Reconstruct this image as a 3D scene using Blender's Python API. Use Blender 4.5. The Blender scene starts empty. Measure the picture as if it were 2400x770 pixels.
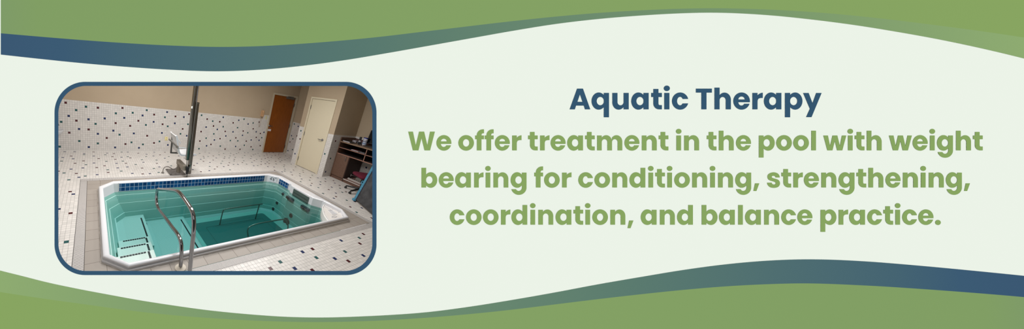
import bpy, bmesh, math, random
from mathutils import Vector, Matrix
from mathutils.geometry import tessellate_polygon
random.seed(4)
SC = bpy.context.scene
COL = SC.collection
PI = math.pi

# ------------------------------------------------------------------ helpers
def lin(c):
    c = c / 255.0
    return c / 12.92 if c <= 0.04045 else ((c + 0.055) / 1.055) ** 2.4

def rgb(r, g, b):
    return (lin(r), lin(g), lin(b), 1.0)

MATS = {}
def mat(name, col, rough=0.5, metal=0.0, spec=0.5, coat=0.0):
    if name in MATS:
        return MATS[name]
    m = bpy.data.materials.new(name)
    m.use_nodes = True
    b = m.node_tree.nodes['Principled BSDF']
    b.inputs['Base Color'].default_value = rgb(*col)
    b.inputs['Roughness'].default_value = rough
    b.inputs['Metallic'].default_value = metal
    b.inputs['Specular IOR Level'].default_value = spec
    b.inputs['Coat Weight'].default_value = coat
    MATS[name] = m
    return m

def nd(nt, typ, **kw):
    n = nt.nodes.new(typ)
    for k, v in kw.items():
        setattr(n, k, v)
    return n

def mth(nt, op, a, b=None, c=None):
    n = nt.nodes.new('ShaderNodeMath')
    n.operation = op
    for i, x in enumerate((a, b, c)):
        if x is None:
            continue
        if isinstance(x, (int, float)):
            n.inputs[i].default_value = x
        else:
            nt.links.new(x, n.inputs[i])
    return n.outputs[0]

def noise_mat(name, c1, c2, scale, rough=0.6, stretch=(1, 1, 1), bump=0.0, spec=0.4, detail=4, metal=0.0):
    if name in MATS:
        return MATS[name]
    m = mat(name, c1, rough, metal, spec)
    nt = m.node_tree
    b = nt.nodes['Principled BSDF']
    tc = nd(nt, 'ShaderNodeTexCoord')
    mp = nd(nt, 'ShaderNodeMapping')
    mp.inputs['Scale'].default_value = stretch
    nt.links.new(tc.outputs['Object'], mp.inputs['Vector'])
    nz = nd(nt, 'ShaderNodeTexNoise')
    nz.inputs['Scale'].default_value = scale
    nz.inputs['Detail'].default_value = detail
    nt.links.new(mp.outputs[0], nz.inputs['Vector'])
    r = nd(nt, 'ShaderNodeValToRGB')
    r.color_ramp.elements[0].position = 0.35
    r.color_ramp.elements[0].color = rgb(*c1)
    r.color_ramp.elements[1].position = 0.65
    r.color_ramp.elements[1].color = rgb(*c2)
    nt.links.new(nz.outputs[0], r.inputs[0])
    nt.links.new(r.outputs[0], b.inputs['Base Color'])
    if bump:
        bp = nd(nt, 'ShaderNodeBump')
        bp.inputs['Strength'].default_value = bump
        bp.inputs['Distance'].default_value = 0.002
        nt.links.new(nz.outputs[0], bp.inputs['Height'])
        nt.links.new(bp.outputs[0], b.inputs['Normal'])
    return m

def grid_mat(name, axes, pitch, phase, tile, grout, gw, rough=0.4, var=0.06, spec=0.5, tile2=None):
    """square tiles laid in the plane of two object axes, thin grout between"""
    if name in MATS:
        return MATS[name]
    m = mat(name, tile, rough, 0, spec)
    nt = m.node_tree
    b = nt.nodes['Principled BSDF']
    tc = nd(nt, 'ShaderNodeTexCoord')
    sp = nd(nt, 'ShaderNodeSeparateXYZ')
    nt.links.new(tc.outputs['Object'], sp.inputs[0])
    cells = []
    edges = []
    for k in (0, 1):
        if pitch[k] is None:
            continue
        a = mth(nt, 'DIVIDE', mth(nt, 'SUBTRACT', sp.outputs[axes[k]], phase[k]), pitch[k])
        a = mth(nt, 'ADD', a, 0.5)
        cells.append(mth(nt, 'FLOOR', a))
        d = mth(nt, 'ABSOLUTE', mth(nt, 'SUBTRACT', mth(nt, 'FRACT', a), 0.5))
        edges.append(mth(nt, 'GREATER_THAN', d, 0.5 - gw / (2 * pitch[k])))
    g = edges[0]
    if len(edges) > 1:
        g = mth(nt, 'MAXIMUM', edges[0], edges[1])
    cx = nd(nt, 'ShaderNodeCombineXYZ')
    for k, c in enumerate(cells):
        nt.links.new(c, cx.inputs[k])
    wn = nd(nt, 'ShaderNodeTexWhiteNoise')
    nt.links.new(cx.outputs[0], wn.inputs['Vector'])
    mx = nd(nt, 'ShaderNodeMix', data_type='RGBA')
    t2 = tile2 or tuple(max(0, int(c * (1 - var))) for c in tile)
    mx.inputs['A'].default_value = rgb(*tile)
    mx.inputs['B'].default_value = rgb(*t2)
    nt.links.new(wn.outputs['Value'], mx.inputs['Factor'])
    m2 = nd(nt, 'ShaderNodeMix', data_type='RGBA')
    nt.links.new(g, m2.inputs['Factor'])
    nt.links.new(mx.outputs['Result'], m2.inputs['A'])
    m2.inputs['B'].default_value = rgb(*grout)
    nt.links.new(m2.outputs['Result'], b.inputs['Base Color'])
    rr = mth(nt, 'MULTIPLY_ADD', g, 0.9 - rough, rough)
    nt.links.new(rr, b.inputs['Roughness'])
    return m

class MB:
    def __init__(s):
        s.v = []; s.f = []; s.mi = []; s.sm = []
    def face(s, pts, mi=0, smooth=False):
        n = len(s.v)
        s.v += [tuple(p) for p in pts]
        s.f.append(tuple(range(n, n + len(pts)))); s.mi.append(mi); s.sm.append(smooth)
    def box(s, x0, x1, y0, y1, z0, z1, mi=0):
        n = len(s.v)
        s.v += [(x, y, z) for z in (z0, z1) for y in (y0, y1) for x in (x0, x1)]
        for q in ((0, 2, 3, 1), (4, 5, 7, 6), (0, 1, 5, 4), (2, 6, 7, 3), (0, 4, 6, 2), (1, 3, 7, 5)):
            s.f.append(tuple(n + i for i in q)); s.mi.append(mi); s.sm.append(False)
        return s
    def prism(s, poly, z0, z1, mi=0, fn=None):
        """poly: list of 2D points; fn maps (u,v,w)->xyz"""
        fn = fn or (lambda u, v, w: (u, v, w))
        n = len(s.v); k = len(poly)
        s.v += [fn(u, v, z0) for u, v in poly] + [fn(u, v, z1) for u, v in poly]
        s.f.append(tuple(n + i for i in range(k))[::-1]); s.mi.append(mi); s.sm.append(False)
        s.f.append(tuple(n + k + i for i in range(k))); s.mi.append(mi); s.sm.append(False)
        for i in range(k):
            j = (i + 1) % k
            s.f.append((n + i, n + j, n + k + j, n + k + i)); s.mi.append(mi); s.sm.append(False)
        return s
    def loops(s, L, mis=None, closed=True, smooth=False, cap0=False, cap1=False):
        n = len(s.v); k = len(L[0])
        for l in L:
            s.v += [tuple(p) for p in l]
        for a in range(len(L) - 1):
            for i in range(k if closed else k - 1):
                j = (i + 1) % k
                s.f.append((n + a * k + i, n + a * k + j, n + (a + 1) * k + j, n + (a + 1) * k + i))
                s.mi.append(mis[a] if mis else 0); s.sm.append(smooth)
        if cap0:
            s.f.append(tuple(n + i for i in range(k))[::-1]); s.mi.append(mis[0] if mis else 0); s.sm.append(False)
        if cap1:
            b = n + (len(L) - 1) * k
            s.f.append(tuple(b + i for i in range(k))); s.mi.append(mis[-1] if mis else 0); s.sm.append(False)
        return s
    def tube(s, path, r, seg=14, mi=0, caps=True):
        P = [Vector(p) for p in path]
        R = r if isinstance(r, (list, tuple)) else [r] * len(P)
        L = []
        up = None
        for i, p in enumerate(P):
            t = (P[min(i + 1, len(P) - 1)] - P[max(i - 1, 0)]).normalized()
            if up is None:
                up = Vector((0, 0, 1)) if abs(t.z) < 0.9 else Vector((1, 0, 0))
            a = t.cross(up).normalized()
            up = a.cross(t).normalized()
            L.append([p + (a * math.cos(q) + up * math.sin(q)) * R[i] for q in [2 * PI * k / seg for k in range(seg)]])
        s.loops(L, [mi] * len(L), smooth=True, cap0=caps, cap1=caps)
        return s
    def lathe(s, prof, c=(0, 0, 0), axis='z', seg=24, mi=0):
        L = []
        for r, h in prof:
            l = []
            for k in range(seg):
                q = 2 * PI * k / seg
                u, v = r * math.cos(q), r * math.sin(q)
                if axis == 'z': p = (c[0] + u, c[1] + v, c[2] + h)
                elif axis == 'x': p = (c[0] + h, c[1] + u, c[2] + v)
                else: p = (c[0] + u, c[1] + h, c[2] + v)
                l.append(p)
            L.append(l)
        s.loops(L, [mi] * len(L), smooth=True, cap0=True, cap1=True)
        return s
    def build(s, name, mats, parent=None, bevel=0.0, seg=2, matrix=None, fixn=True):
        me = bpy.data.meshes.new(name)
        me.from_pydata(s.v, [], s.f)
        for m in (mats if isinstance(mats, (list, tuple)) else [mats]):
            me.materials.append(m)
        for i, p in enumerate(me.polygons):
            p.material_index = s.mi[i]
            p.use_smooth = s.sm[i]
        if fixn:
            bm = bmesh.new(); bm.from_mesh(me)
            bmesh.ops.recalc_face_normals(bm, faces=bm.faces)
            bm.to_mesh(me); bm.free()
        if any(s.sm):
            me.set_sharp_from_angle(angle=math.radians(38))
        o = bpy.data.objects.new(name, me)
        COL.objects.link(o)
        if parent is not None:
            o.parent = parent
            o.matrix_parent_inverse = Matrix.Identity(4)
            off = Vector(); p_ = parent
            while p_ is not None:
                off += p_.location; p_ = p_.parent
            if off.length and parent.name != 'sign_board':
                # part vertices are given in world space: keep them there
                for v in me.vertices:
                    v.co -= off
        if matrix is not None:
            o.matrix_world = matrix
        if bevel:
            bv = o.modifiers.new('bevel', 'BEVEL')
            bv.width = bevel; bv.segments = seg; bv.limit_method = 'ANGLE'
            bv.harden_normals = False
        return o

def tag(o, label=None, cat=None, group=None, kind=None):
    if label: o['label'] = label
    if cat: o['category'] = cat
    if group: o['group'] = group
    if kind: o['kind'] = kind
    return o

def thing(name, loc, label, cat, group=None):
    o = bpy.data.objects.new(name, None)
    COL.objects.link(o)
    o.location = loc
    o.empty_display_size = 0.1
    return tag(o, label, cat, group)

def crom(pts, n=8):
    """smooth curve through points (centripetal-ish Catmull-Rom)"""
    P = [Vector(p) for p in pts]
    out = []
    for i in range(len(P) - 1):
        p0 = P[i - 1] if i else P[0] * 2 - P[1]
        p1, p2 = P[i], P[i + 1]
        p3 = P[i + 2] if i + 2 < len(P) else P[-1] * 2 - P[-2]
        for k in range(n):
            t = k / n
            out.append(0.5 * ((2 * p1) + (p2 - p0) * t + (2 * p0 - 5 * p1 + 4 * p2 - p3) * t * t + (3 * p1 - p0 - 3 * p2 + p3) * t ** 3))
    out.append(P[-1])
    return out

def rrect(x0, x1, y0, y1, r, n=12):
    out = []
    for cx, cy, a in ((x1 - r, y1 - r, 0), (x0 + r, y1 - r, 90), (x0 + r, y0 + r, 180), (x1 - r, y0 + r, 270)):
        for k in range(n + 1):
            q = math.radians(a + 90 * k / n)
            out.append((cx + r * math.cos(q), cy + r * math.sin(q)))
    return out

def text_mesh(body, size, mtx, name, m, parent, ext=0.001, bold=0.0, align='CENTER'):
    cu = bpy.data.curves.new(name, 'FONT')
    cu.body = body; cu.size = size; cu.extrude = ext; cu.offset = bold
    cu.align_x = align; cu.align_y = 'CENTER'
    o = bpy.data.objects.new(name + '_c', cu)
    COL.objects.link(o)
    bpy.context.view_layer.update()
    dg = bpy.context.evaluated_depsgraph_get()
    me = bpy.data.meshes.new_from_object(o.evaluated_get(dg))
    bpy.data.objects.remove(o)
    me.name = name
    me.transform(mtx)
    if parent is not None:
        off = Vector(); p_ = parent
        while p_ is not None:
            off += p_.location; p_ = p_.parent
        for v in me.vertices: v.co -= off
    me.materials.clear(); me.materials.append(m)
    ob = bpy.data.objects.new(name, me)
    COL.objects.link(ob)
    ob.parent = parent
    return ob

# ------------------------------------------------------------------ camera
YAW, PITCH, ROLL = 0.53503593, 0.2765016, -0.15377251
FPX, CX, CY = 541.351663, 519.913091, 369.652593
CAMH = 1.95
cy_, sy_, cp_, sp_ = math.cos(YAW), math.sin(YAW), math.cos(PITCH), math.sin(PITCH)
F_ = Vector((sy_ * cp_, cy_ * cp_, -sp_))
r0 = Vector((cy_, -sy_, 0)); d0 = F_.cross(r0)
RV = r0 * math.cos(ROLL) + d0 * math.sin(ROLL)
DV = d0 * math.cos(ROLL) - r0 * math.sin(ROLL)
UV = -DV
ROT = Matrix((RV, UV, -F_)).transposed()
cam_d = bpy.data.cameras.new('camera')
cam = bpy.data.objects.new('camera', cam_d)
COL.objects.link(cam)
cam.matrix_world = Matrix.Translation((0, 0, CAMH)) @ ROT.to_4x4()
cam_d.sensor_width = 36.0
cam_d.sensor_fit = 'HORIZONTAL'
cam_d.lens = FPX / 2400 * 36.0
cam_d.shift_x = (1200 - CX) / 2400
cam_d.shift_y = -(385 - CY) / 2400
cam_d.clip_start = 0.05
SC.camera = cam

# ------------------------------------------------------------------ render look
SC.view_settings.view_transform = 'Standard'
SC.view_settings.look = 'None'
SC.view_settings.exposure = 0.0
SC.view_settings.gamma = 1.0
SC.view_settings.use_curve_mapping = False
SC.render.film_transparent = False
w = bpy.data.worlds.new('world')
SC.world = w
w.use_nodes = True
w.node_tree.nodes['Background'].inputs['Color'].default_value = (1, 1, 1, 1)
w.node_tree.nodes['Background'].inputs['Strength'].default_value = 1.0
SC.cycles.max_bounces = 8
SC.cycles.transparent_max_bounces = 12
SC.cycles.use_denoising = True
# ------------------------------------------------------------------ the sign board with its window
BD = 0.90                                   # the board stands this far in front of the viewer
S_ = BD / FPX                               # metres of board per design unit
board = thing('sign_board', (0, 0, 0), 'long pale green sign board with wavy green and blue edges and a blue framed window', 'sign')
board.matrix_world = Matrix.Translation(Vector((0, 0, CAMH)) + F_ * BD) @ ROT.to_4x4()
def bp(x, y, h=0.0):
    return ((x - CX) * S_, (CY - y) * S_, h)

def flat(name, col, rough=0.9):
    return mat(name, col, 1.0, 0, 0.0)
m_bg = flat('sign_pale_green', (235.5, 243, 231.5))
m_frame = flat('sign_frame_blue', (54, 86, 112))
m_title = flat('sign_title_blue', (53, 86, 111))
m_text = flat('sign_text_green', (136, 165, 97))

def ramp_mat(name, stops):
    m = mat(name, (128, 128, 128), 1.0, 0, 0.0)
    nt = m.node_tree
    tc = nd(nt, 'ShaderNodeTexCoord'); sp = nd(nt, 'ShaderNodeSeparateXYZ')
    nt.links.new(tc.outputs['Object'], sp.inputs[0])
    x0, x1 = bp(0, 0)[0], bp(2400, 0)[0]
    mr = nd(nt, 'ShaderNodeMapRange')
    mr.inputs['From Min'].default_value = x0; mr.inputs['From Max'].default_value = x1
    nt.links.new(sp.outputs[0], mr.inputs['Value'])
    r = nd(nt, 'ShaderNodeValToRGB')
    els = r.color_ramp.elements
    while len(els) < len(stops): els.new(0.5)
    for e, (p, c) in zip(els, stops):
        e.position = p / 2400.0; e.color = rgb(*c)
    nt.links.new(mr.outputs[0], r.inputs[0])
    nt.links.new(r.outputs[0], nt.nodes['Principled BSDF'].inputs['Base Color'])
    return m
gtop = [(0, (127, 155, 104)), (90, (129, 158, 100)), (1200, (132, 161, 100)), (2400, (136, 165, 97))]
m_gtop = ramp_mat('sign_green_top', gtop)
m_gbot = ramp_mat('sign_green_bottom', [(2400 - p, c) for p, c in gtop][::-1])
rtop = [(0, (59, 88, 115)), (150, (60, 91, 116)), (300, (69, 100, 114)), (600, (80, 111, 113)), (900, (90, 122, 111)),
        (1200, (102, 133, 111)), (1500, (113, 143, 110)), (1800, (122, 152, 109)), (2100, (132, 161, 111)), (2400, (142, 171, 113))]
m_rtop = ramp_mat('sign_ribbon_top', rtop)
m_rbot = ramp_mat('sign_ribbon_bottom', [(2400 - p, c) for p, c in rtop][::-1])

# panel: a thin sheet with a rounded opening whose edge flares towards the back
hole = rrect(132, 878, 196, 639, 69, 16)
def zline(x, z):                            # design height at which the leaning board meets height z
    return CY + ((z - CAMH) / BD - F_.z - (x - CX) / FPX * RV.z) * FPX / DV.z
xa, xb = -640, 2460
outer = [(xa, min(-60, zline(xa, 2.9))), (xb, min(-60, zline(xb, 2.9))), (xb, max(830, zline(xb, .02))), (xa, max(830, zline(xa, .02)))]  # unseen margins stretched up, down and left to block background light
def sheet(name, outer_pts, hole_pts, h, m, back=None, flare=0.0):
    b = MB()
    tri = tessellate_polygon([[Vector((x, y, 0)) for x, y in outer_pts], [Vector((x, y, 0)) for x, y in hole_pts]] if hole_pts
                             else [[Vector((x, y, 0)) for x, y in outer_pts]])
    allp = list(outer_pts) + list(hole_pts or [])
    b.v = [bp(x, y, h) for x, y in allp]
    for t in tri:
        b.f.append(tuple(t)); b.mi.append(0); b.sm.append(False)
    if back is not None:
        n = len(b.v)
        hp = hole_pts or []
        cxh = sum(p[0] for p in hp) / max(1, len(hp)); cyh = sum(p[1] for p in hp) / max(1, len(hp))
        bo = list(outer_pts) + [(p[0] + (p[0] - cxh) * flare, p[1] + (p[1] - cyh) * flare) for p in hp]
        b.v += [bp(x, y, back) for x, y in bo]
        for t in tri:
            b.f.append(tuple(n + i for i in t[::-1])); b.mi.append(1); b.sm.append(False)
        k = len(outer_pts)
        for i in range(k):
            j = (i + 1) % k
            b.f.append((i, j, n + j, n + i)); b.mi.append(0); b.sm.append(False)
        kk = len(hp)
        for i in range(kk):
            j = (i + 1) % kk
            b.f.append((k + i, k + j, n + k + j, n + k + i)); b.mi.append(0); b.sm.append(False)
    o = b.build(name, m, None, fixn=True)
    o.parent = board
    return o
sheet('panel', outer, hole, 0.0, [m_bg, mat('board_back_grey', (70, 68, 66), .9)], back=-0.012, flare=0.06)  # unseen back made dark to cut light bounced into the room
fr_o = rrect(128.0, 882.2, 191.7, 643.6, 71.5, 24)
fr_i = rrect(137.2, 872.4, 201.2, 634.0, 64.5, 24)
b = MB()
n = len(fr_o)
ci = (504.8, 417.6)
L = [[bp(x, y, -0.004) for x, y in fr_o], [bp(x, y, 0.0006) for x, y in fr_o], [bp(x, y, 0.0006) for x, y in fr_i],
     [bp(x + (x - ci[0]) * 0.05, y + (y - ci[1]) * 0.05, -0.011) for x, y in fr_i]]
b.loops(L)
o = b.build('window_frame', m_frame); o.parent = board; o['label'] = 'blue rounded window frame'

def curve_pts(P, step=12):
    """monotone-ish hermite through (x,y) samples"""
    xs = [p[0] for p in P]; ys = [p[1] for p in P]
    m = []
    for i in range(len(P)):
        a = max(i - 1, 0); c = min(i + 1, len(P) - 1)
        if 0 < i < len(P) - 1:
            h0 = xs[i] - xs[i - 1]; h1 = xs[i + 1] - xs[i]
            s0 = (ys[i] - ys[i - 1]) / h0; s1 = (ys[i + 1] - ys[i]) / h1
            m.append((s0 * h1 + s1 * h0) / (h0 + h1))
        else:
            m.append((ys[c] - ys[a]) / (xs[c] - xs[a]))
    out = []
    for i in range(len(P) - 1):
        h = xs[i + 1] - xs[i]
        k = max(1, int(h / step))
        for q in range(k):
            t = q / k
            out.append((xs[i] + t * h, (2 * t ** 3 - 3 * t * t + 1) * ys[i] + (t ** 3 - 2 * t * t + t) * h * m[i]
                        + (-2 * t ** 3 + 3 * t * t) * ys[i + 1] + (t ** 3 - t * t) * h * m[i + 1]))
    out.append(P[-1])
    return out
TU = [(2, 78), (150, 90.5), (300, 101.3), (400, 106.6), (510, 109.8), (600, 108.4), (700, 102.9), (865, 88.9), (1012, 71.8), (1200, 49.7),
      (1300, 39.2), (1400, 30.5), (1500, 24.4), (1600, 20.4), (1662, 19.5), (1800, 22.4), (1950, 32), (2100, 47.5), (2200, 60), (2300, 73.2), (2460, 97)]
TL = [(2, 127.8), (100, 138.5), (200, 148.5), (300, 156.7), (400, 163.2), (510, 166.8), (600, 163.8), (700, 155), (800, 142), (912, 123.5), (1000, 108),
      (1100, 90.2), (1200, 72.5), (1300, 56.5), (1400, 44.7), (1500, 36.5), (1600, 31), (1650, 29.7), (1800, 35.5), (1900, 45.5), (2005, 59), (2100, 74.2),
      (2200, 92.2), (2300, 113.2), (2400, 137), (2460, 152.5)]
BU = [(-60, 617), (0, 633.1), (50, 645.5), (110, 660.7), (175, 674.5), (265, 691.5), (317, 701), (410, 715.5), (475, 724.5), (600, 736.9), (650, 740.4), (750, 743.1),
      (850, 740.4), (900, 738), (1000, 730.7), (1100, 717.9), (1200, 702), (1300, 684.5), (1400, 665.7), (1500, 648.5), (1600, 632), (1700, 618.7),
      (1800, 610), (1880, 607), (1925, 607.2), (2025, 611.5), (2125, 619.2), (2225, 628.2), (2325, 637.9), (2400, 645.5), (2460, 652)]
BL = [(-60, 673.5), (0, 683.3), (100, 698.5), (200, 712.3), (300, 726), (400, 737), (500, 744.8), (600, 750.4), (750, 753.7), (900, 749.6), (1000, 743.4), (1100, 735),
      (1200, 724.6), (1300, 712.4), (1400, 700.2), (1500, 688.8), (1600, 678.5), (1700, 670.2), (1800, 665), (1875, 663.2), (2025, 668), (2175, 677.4),
      (2300, 686.8), (2400, 695.3), (2460, 701)]
def band(name, A, B, h, m, label):
    """strip between two curves sharing the same x samples"""
    b = MB()
    ca, cb = curve_pts(A), curve_pts(B)
    def ev(c, x):
        for i in range(len(c) - 1):
            if c[i][0] <= x <= c[i + 1][0]:
                t = (x - c[i][0]) / max(1e-9, c[i + 1][0] - c[i][0])
                return c[i][1] + t * (c[i + 1][1] - c[i][1])
        return c[0][1] if x < c[0][0] else c[-1][1]
    x0 = max(A[0][0], B[0][0]); x1 = min(A[-1][0], B[-1][0])
    N = 240
    xs = [x0 + (x1 - x0) * i / N for i in range(N + 1)]
    L = [[bp(x, ev(ca, x), h) for x in xs], [bp(x, ev(cb, x), h) for x in xs]]
    b.loops(L, closed=False)
    o = b.build(name, m); o.parent = board; o['label'] = label
    for p in o.data.polygons: pass
    return o
band('green_wave', [(1.6, -60), (2460, -60)], TU, 0.0003, m_gtop, 'green wave along the top edge')
band('green_wave', BL, [(-60, 830), (2460, 830)], 0.0003, m_gbot, 'green wave along the bottom edge')
band('ribbon_wave', TU, TL, 0.0003, m_rtop, 'blue fading to green ribbon under the top wave')
band('ribbon_wave', BU, BL, 0.0003, m_rbot, 'green fading to blue ribbon over the bottom wave')

# lettering ---------------------------------------------------------
def arc(cx, cy, a, b, t0, t1, n=28):
    return [(cx + a * math.cos(math.radians(t0 + (t1 - t0) * i / n)), cy + b * math.sin(math.radians(t0 + (t1 - t0) * i / n))) for i in range(n + 1)]
def R_(x0, x1, y0, y1):
    return ('p', [(x0, y0), (x1, y0), (x1, y1), (x0, y1)], None)
def ring(o, i):
    return ('r', arc(*o, 0, 360, 56)[:-1], arc(*i, 0, 360, 56)[:-1])
def strip(o, i):
    return ('s', o, i)
def smooth(P, corners, n=6):
    """closed outline; runs between corner indices are smoothed"""
    out = []
    K = len(P)
    cs = sorted(corners)
    for a, c in zip(cs, cs[1:] + [cs[0] + K]):
        run = [P[i % K] + (0,) for i in range(a, c + 1)]
        out += [(v.x, v.y) for v in crom(run, n)][:-1]
    return out
BO = (118, 136, 118, 141); BI = (144, 136, 59.5, 68)
def arch(x, w):   # arch of n/h/m starting at stem x, right edge at x+w
    co = (x + w - 104, 158, 104, 117); ci_ = (x + 84 + (w - 168) / 2, 150, (w - 168) / 2, 53)
    # outer arc from the stem to the right
    a0 = math.degrees(math.acos(max(-1, min(1, (x + 84 - co[0]) / co[2]))))
    o = arc(*co, a0, 0); i = arc(*ci_, 180, 0)
    return [strip(o, i), ('p', [(x + w - 84, 0), (x + w, 0), (x + w, 158), (x + w - 84, 151)], None)]
def flip(parts, w, hh):
    out = []
    for k, a, b_ in parts:
        f = lambda q: [(w - x, hh - y) for x, y in q]
        out.append((k, f(a), f(b_) if b_ else None))
    return out
def mirror(parts, w):
    out = []
    for k, a, b_ in parts:
        f = lambda q: [(w - x, y) for x, y in q]
        out.append((k, f(a), f(b_) if b_ else None))
    return out
def G(base, pts):
    return [(x - pts[0][0], base - y) for x, y in pts]
def T2(pts, x0, base, k=1.0):
    return [((x - x0) / k, (base - y) / k) for x, y in pts]
bowl = [ring(BO, BI)]
s_px = [(1950, 290), (1940, 250), (1905, 212), (1838, 195), (1770, 212), (1732, 245), (1727, 285), (1740, 320), (1775, 345), (1830, 361), (1862, 373), (1876, 394),
        (1866, 410), (1843, 416), (1815, 407), (1803, 383), (1718, 383), (1732, 425), (1775, 465), (1843, 478), (1910, 465), (1945, 430), (1953, 388),
        (1938, 348), (1905, 324), (1850, 307), (1815, 295), (1804, 280), (1812, 265), (1836, 259), (1862, 268), (1875, 290)]
e_main = (arc(136, 136, 136, 141, -7.7, 180, 40) + arc(136, 136, 136, 141, 180, 341.8, 40)[1:] + [(177, 92)]
          + arc(134, 117, 52, 54, -35, -180, 20) )
glyph = {
    'a': bowl + [R_(201, 286, 0, 270)],
    'q': bowl + [R_(201, 286, -130, 270)],
    'd': bowl + [R_(202, 287, 0, 357)],
    'b': mirror(bowl + [R_(202, 287, 0, 357)], 287),
    'p': mirror(bowl + [R_(202, 287, -130, 270)], 287),
    'g': bowl + [R_(205, 288, 0, 270), strip(arc(149, 0, 139, 133, 0, -167, 30), arc(147, 0, 58, 62, 0, -151, 30))],
    'o': [ring((141.5, 136, 141.5, 141), (141.5, 136, 57.5, 68))],
    'c': [strip(arc(135, 136, 135, 141, 14.5, 344.5, 60), arc(133, 136, 50, 69, 29, 326, 60))],
    'e': [('h', e_main, arc(135, 163, 53, 47, 0, 180, 24))],
    'n': [R_(0, 84, 0, 270)] + arch(0, 270),
    'h': [R_(0, 84, 0, 357)] + arch(0, 269),
    'u': flip([R_(0, 84, 0, 270)] + arch(0, 269), 269, 270),
    'm': [R_(0, 84, 0, 270)] + arch(0, 270) + arch(186, 270),
    'i': [('p', arc(50, 345, 50, 45.5, 0, 360, 40)[:-1], None), R_(8, 92, 0, 270)],
    'l': [R_(0, 84, 0, 357)],
    't': [R_(35, 119, 90, 335), R_(0, 175, 202, 270),
          strip([(35, 92)] + arc(130, 93, 95, 93, 180, 270, 14) + [(175, 0)], [(119, 97)] + arc(140, 93, 21, 23, 180, 270, 14) + [(175, 70)])],
    'f': [R_(30, 115, 0, 280), R_(0, 160, 202, 270),
          strip([(30, 272)] + arc(144, 278, 114, 104, 180, 90, 14) + [(160, 382)], [(115, 272)] + arc(143, 278, 28, 32, 180, 90, 14) + [(160, 310)])],
    'r': [R_(0, 84, 0, 270), strip([(84, 228), (98, 243), (115, 256), (135, 266), (152, 271), (170, 274)],
                                  [(84, 130), (87, 152), (95, 170), (110, 180), (135, 186), (170, 187)])],
    's': [('p', T2(smooth(s_px, [0, 15, 16, 31]), 1718, 471), None)],
    'w': [('p', T2([(641, 210), (724, 210), (763, 400), (807, 210), (895, 210), (941, 400), (978, 210), (1057, 210), (985, 480), (891, 480), (849, 310), (806, 480), (714, 480)], 641, 480), None)],
    'W': [('p', T2([(50, 140), (137, 140), (189, 385), (247, 140), (340, 140), (398, 385), (446, 140), (535, 140), (448, 480), (346, 480), (292, 260), (237, 480), (135, 480)], 50, 480), None)],
    'A': [('h', T2([(75, 511), (210, 135), (317, 135), (450, 511), (353, 511), (332, 443), (192, 443), (170, 511)], 75, 511, 1.104),
           T2([(217, 374), (308, 374), (262, 240)], 75, 511, 1.104))],
    'T': [('p', T2([(43, 135), (333, 135), (333, 208), (235, 208), (235, 511), (142, 511), (142, 208), (43, 208)], 43, 511, 1.104), None)],
    'y': [('p', T2([(1988, 214), (2088, 214), (2158, 398), (2225, 214), (2323, 214), (2140, 652), (2042, 652), (2110, 500)], 1988, 511, 1.104), None)],
    '.': [('p', arc(50, 40, 50, 46, 0, 360, 40)[:-1], None)],
    ',': [('p', [(29, 76), (106, 76), (54, -63), (0, -63)], None)],
}
K0 = 2400 / 310.0
def letter(b, ch, x, base, sc):
    k = sc / K0
    for idx, (kind, A, B) in enumerate(glyph[ch]):
        h = 0.0005 + idx * 0.00003
        q = lambda P: [bp(x + u * k, base - v * k, h) for u, v in P]
        if kind == 'p' or kind == 'h':
            polys = [[Vector((u, v, 0)) for u, v in A]]
            pts = list(A)
            if kind == 'h':
                polys.append([Vector((u, v, 0)) for u, v in B]); pts += list(B)
            tri = tessellate_polygon(polys)
            n = len(b.v)
            b.v += q(pts)
            for t in tri:
                b.f.append(tuple(n + i for i in t)); b.mi.append(0); b.sm.append(False)
        else:
            if kind == 's' and len(A) != len(B):
                m_ = max(len(A), len(B))
                rs = lambda P: [P[min(len(P) - 1, round(i * (len(P) - 1) / (m_ - 1)))] for i in range(m_)]
                A2, B2 = rs(A), rs(B)
            else:
                A2, B2 = A, B
            b.loops([q(A2), q(B2)], closed=(kind == 'r'))
def line(text_pos, base, sc, m, label):
    words = [[text_pos[0]]]
    for a_, c_ in zip(text_pos, text_pos[1:]):
        w_ = max([x for _, P_, Q_ in glyph[a_[0]] for x, _y in P_]) * sc / K0
        if c_[1] - a_[1] - w_ > 9:
            words.append([])
        words[-1].append(c_)
    for wd in words:
        word(wd, base, sc, m)
def word(wd, base, sc, m):
    b = MB()
    for ch, x in wd:
        letter(b, ch, x, base, sc)
    # every face looks out of the board
    for i, f in enumerate(b.f):
        p = [Vector(b.v[j]) for j in f]
        if (p[1] - p[0]).cross(p[2] - p[0]).z < 0:
            b.f[i] = tuple(reversed(f))
    o = b.build('printed_word', m, fixn=False); o.parent = board; o['label'] = 'the printed word ' + ''.join(c for c, _ in wd).strip(',.')
def at_(x0, s, spec, sc=K0):
    return [(c, x0 + z / sc) for c, z in zip(s, spec)]
title = at_(1325, 'Aquatic', (75, 473, 850, 1193, 1555, 1783, 1932)) + at_(1625, 'Therapy', (43, 380, 722, 1068, 1277, 1658, 1988))
line(title, 190 + 511 / K0, 1.104, m_title, 'dark blue title lettering')
l1 = (at_(950, 'Weoffer', (50, 562, 960, 1265, 1440, 1622, 1936)) + at_(1230, 'treatmen', (57, 275, 466, 767, 1091, 1309, 1805, 2121))
      + at_(1530, 'tinthep', (104, 417, 566, 976, 1195, 1506, 1921)) + at_(1820, 'oolwith', (-9, 300, 627, 845, 1284, 1415, 1633))
      + at_(2000, 'weight', (641, 1072, 1378, 1513, 1859, 2166)))
line(l1, 290 + 480 / K0, 1.0, m_text, 'green lettering, first line under the title')
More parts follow.
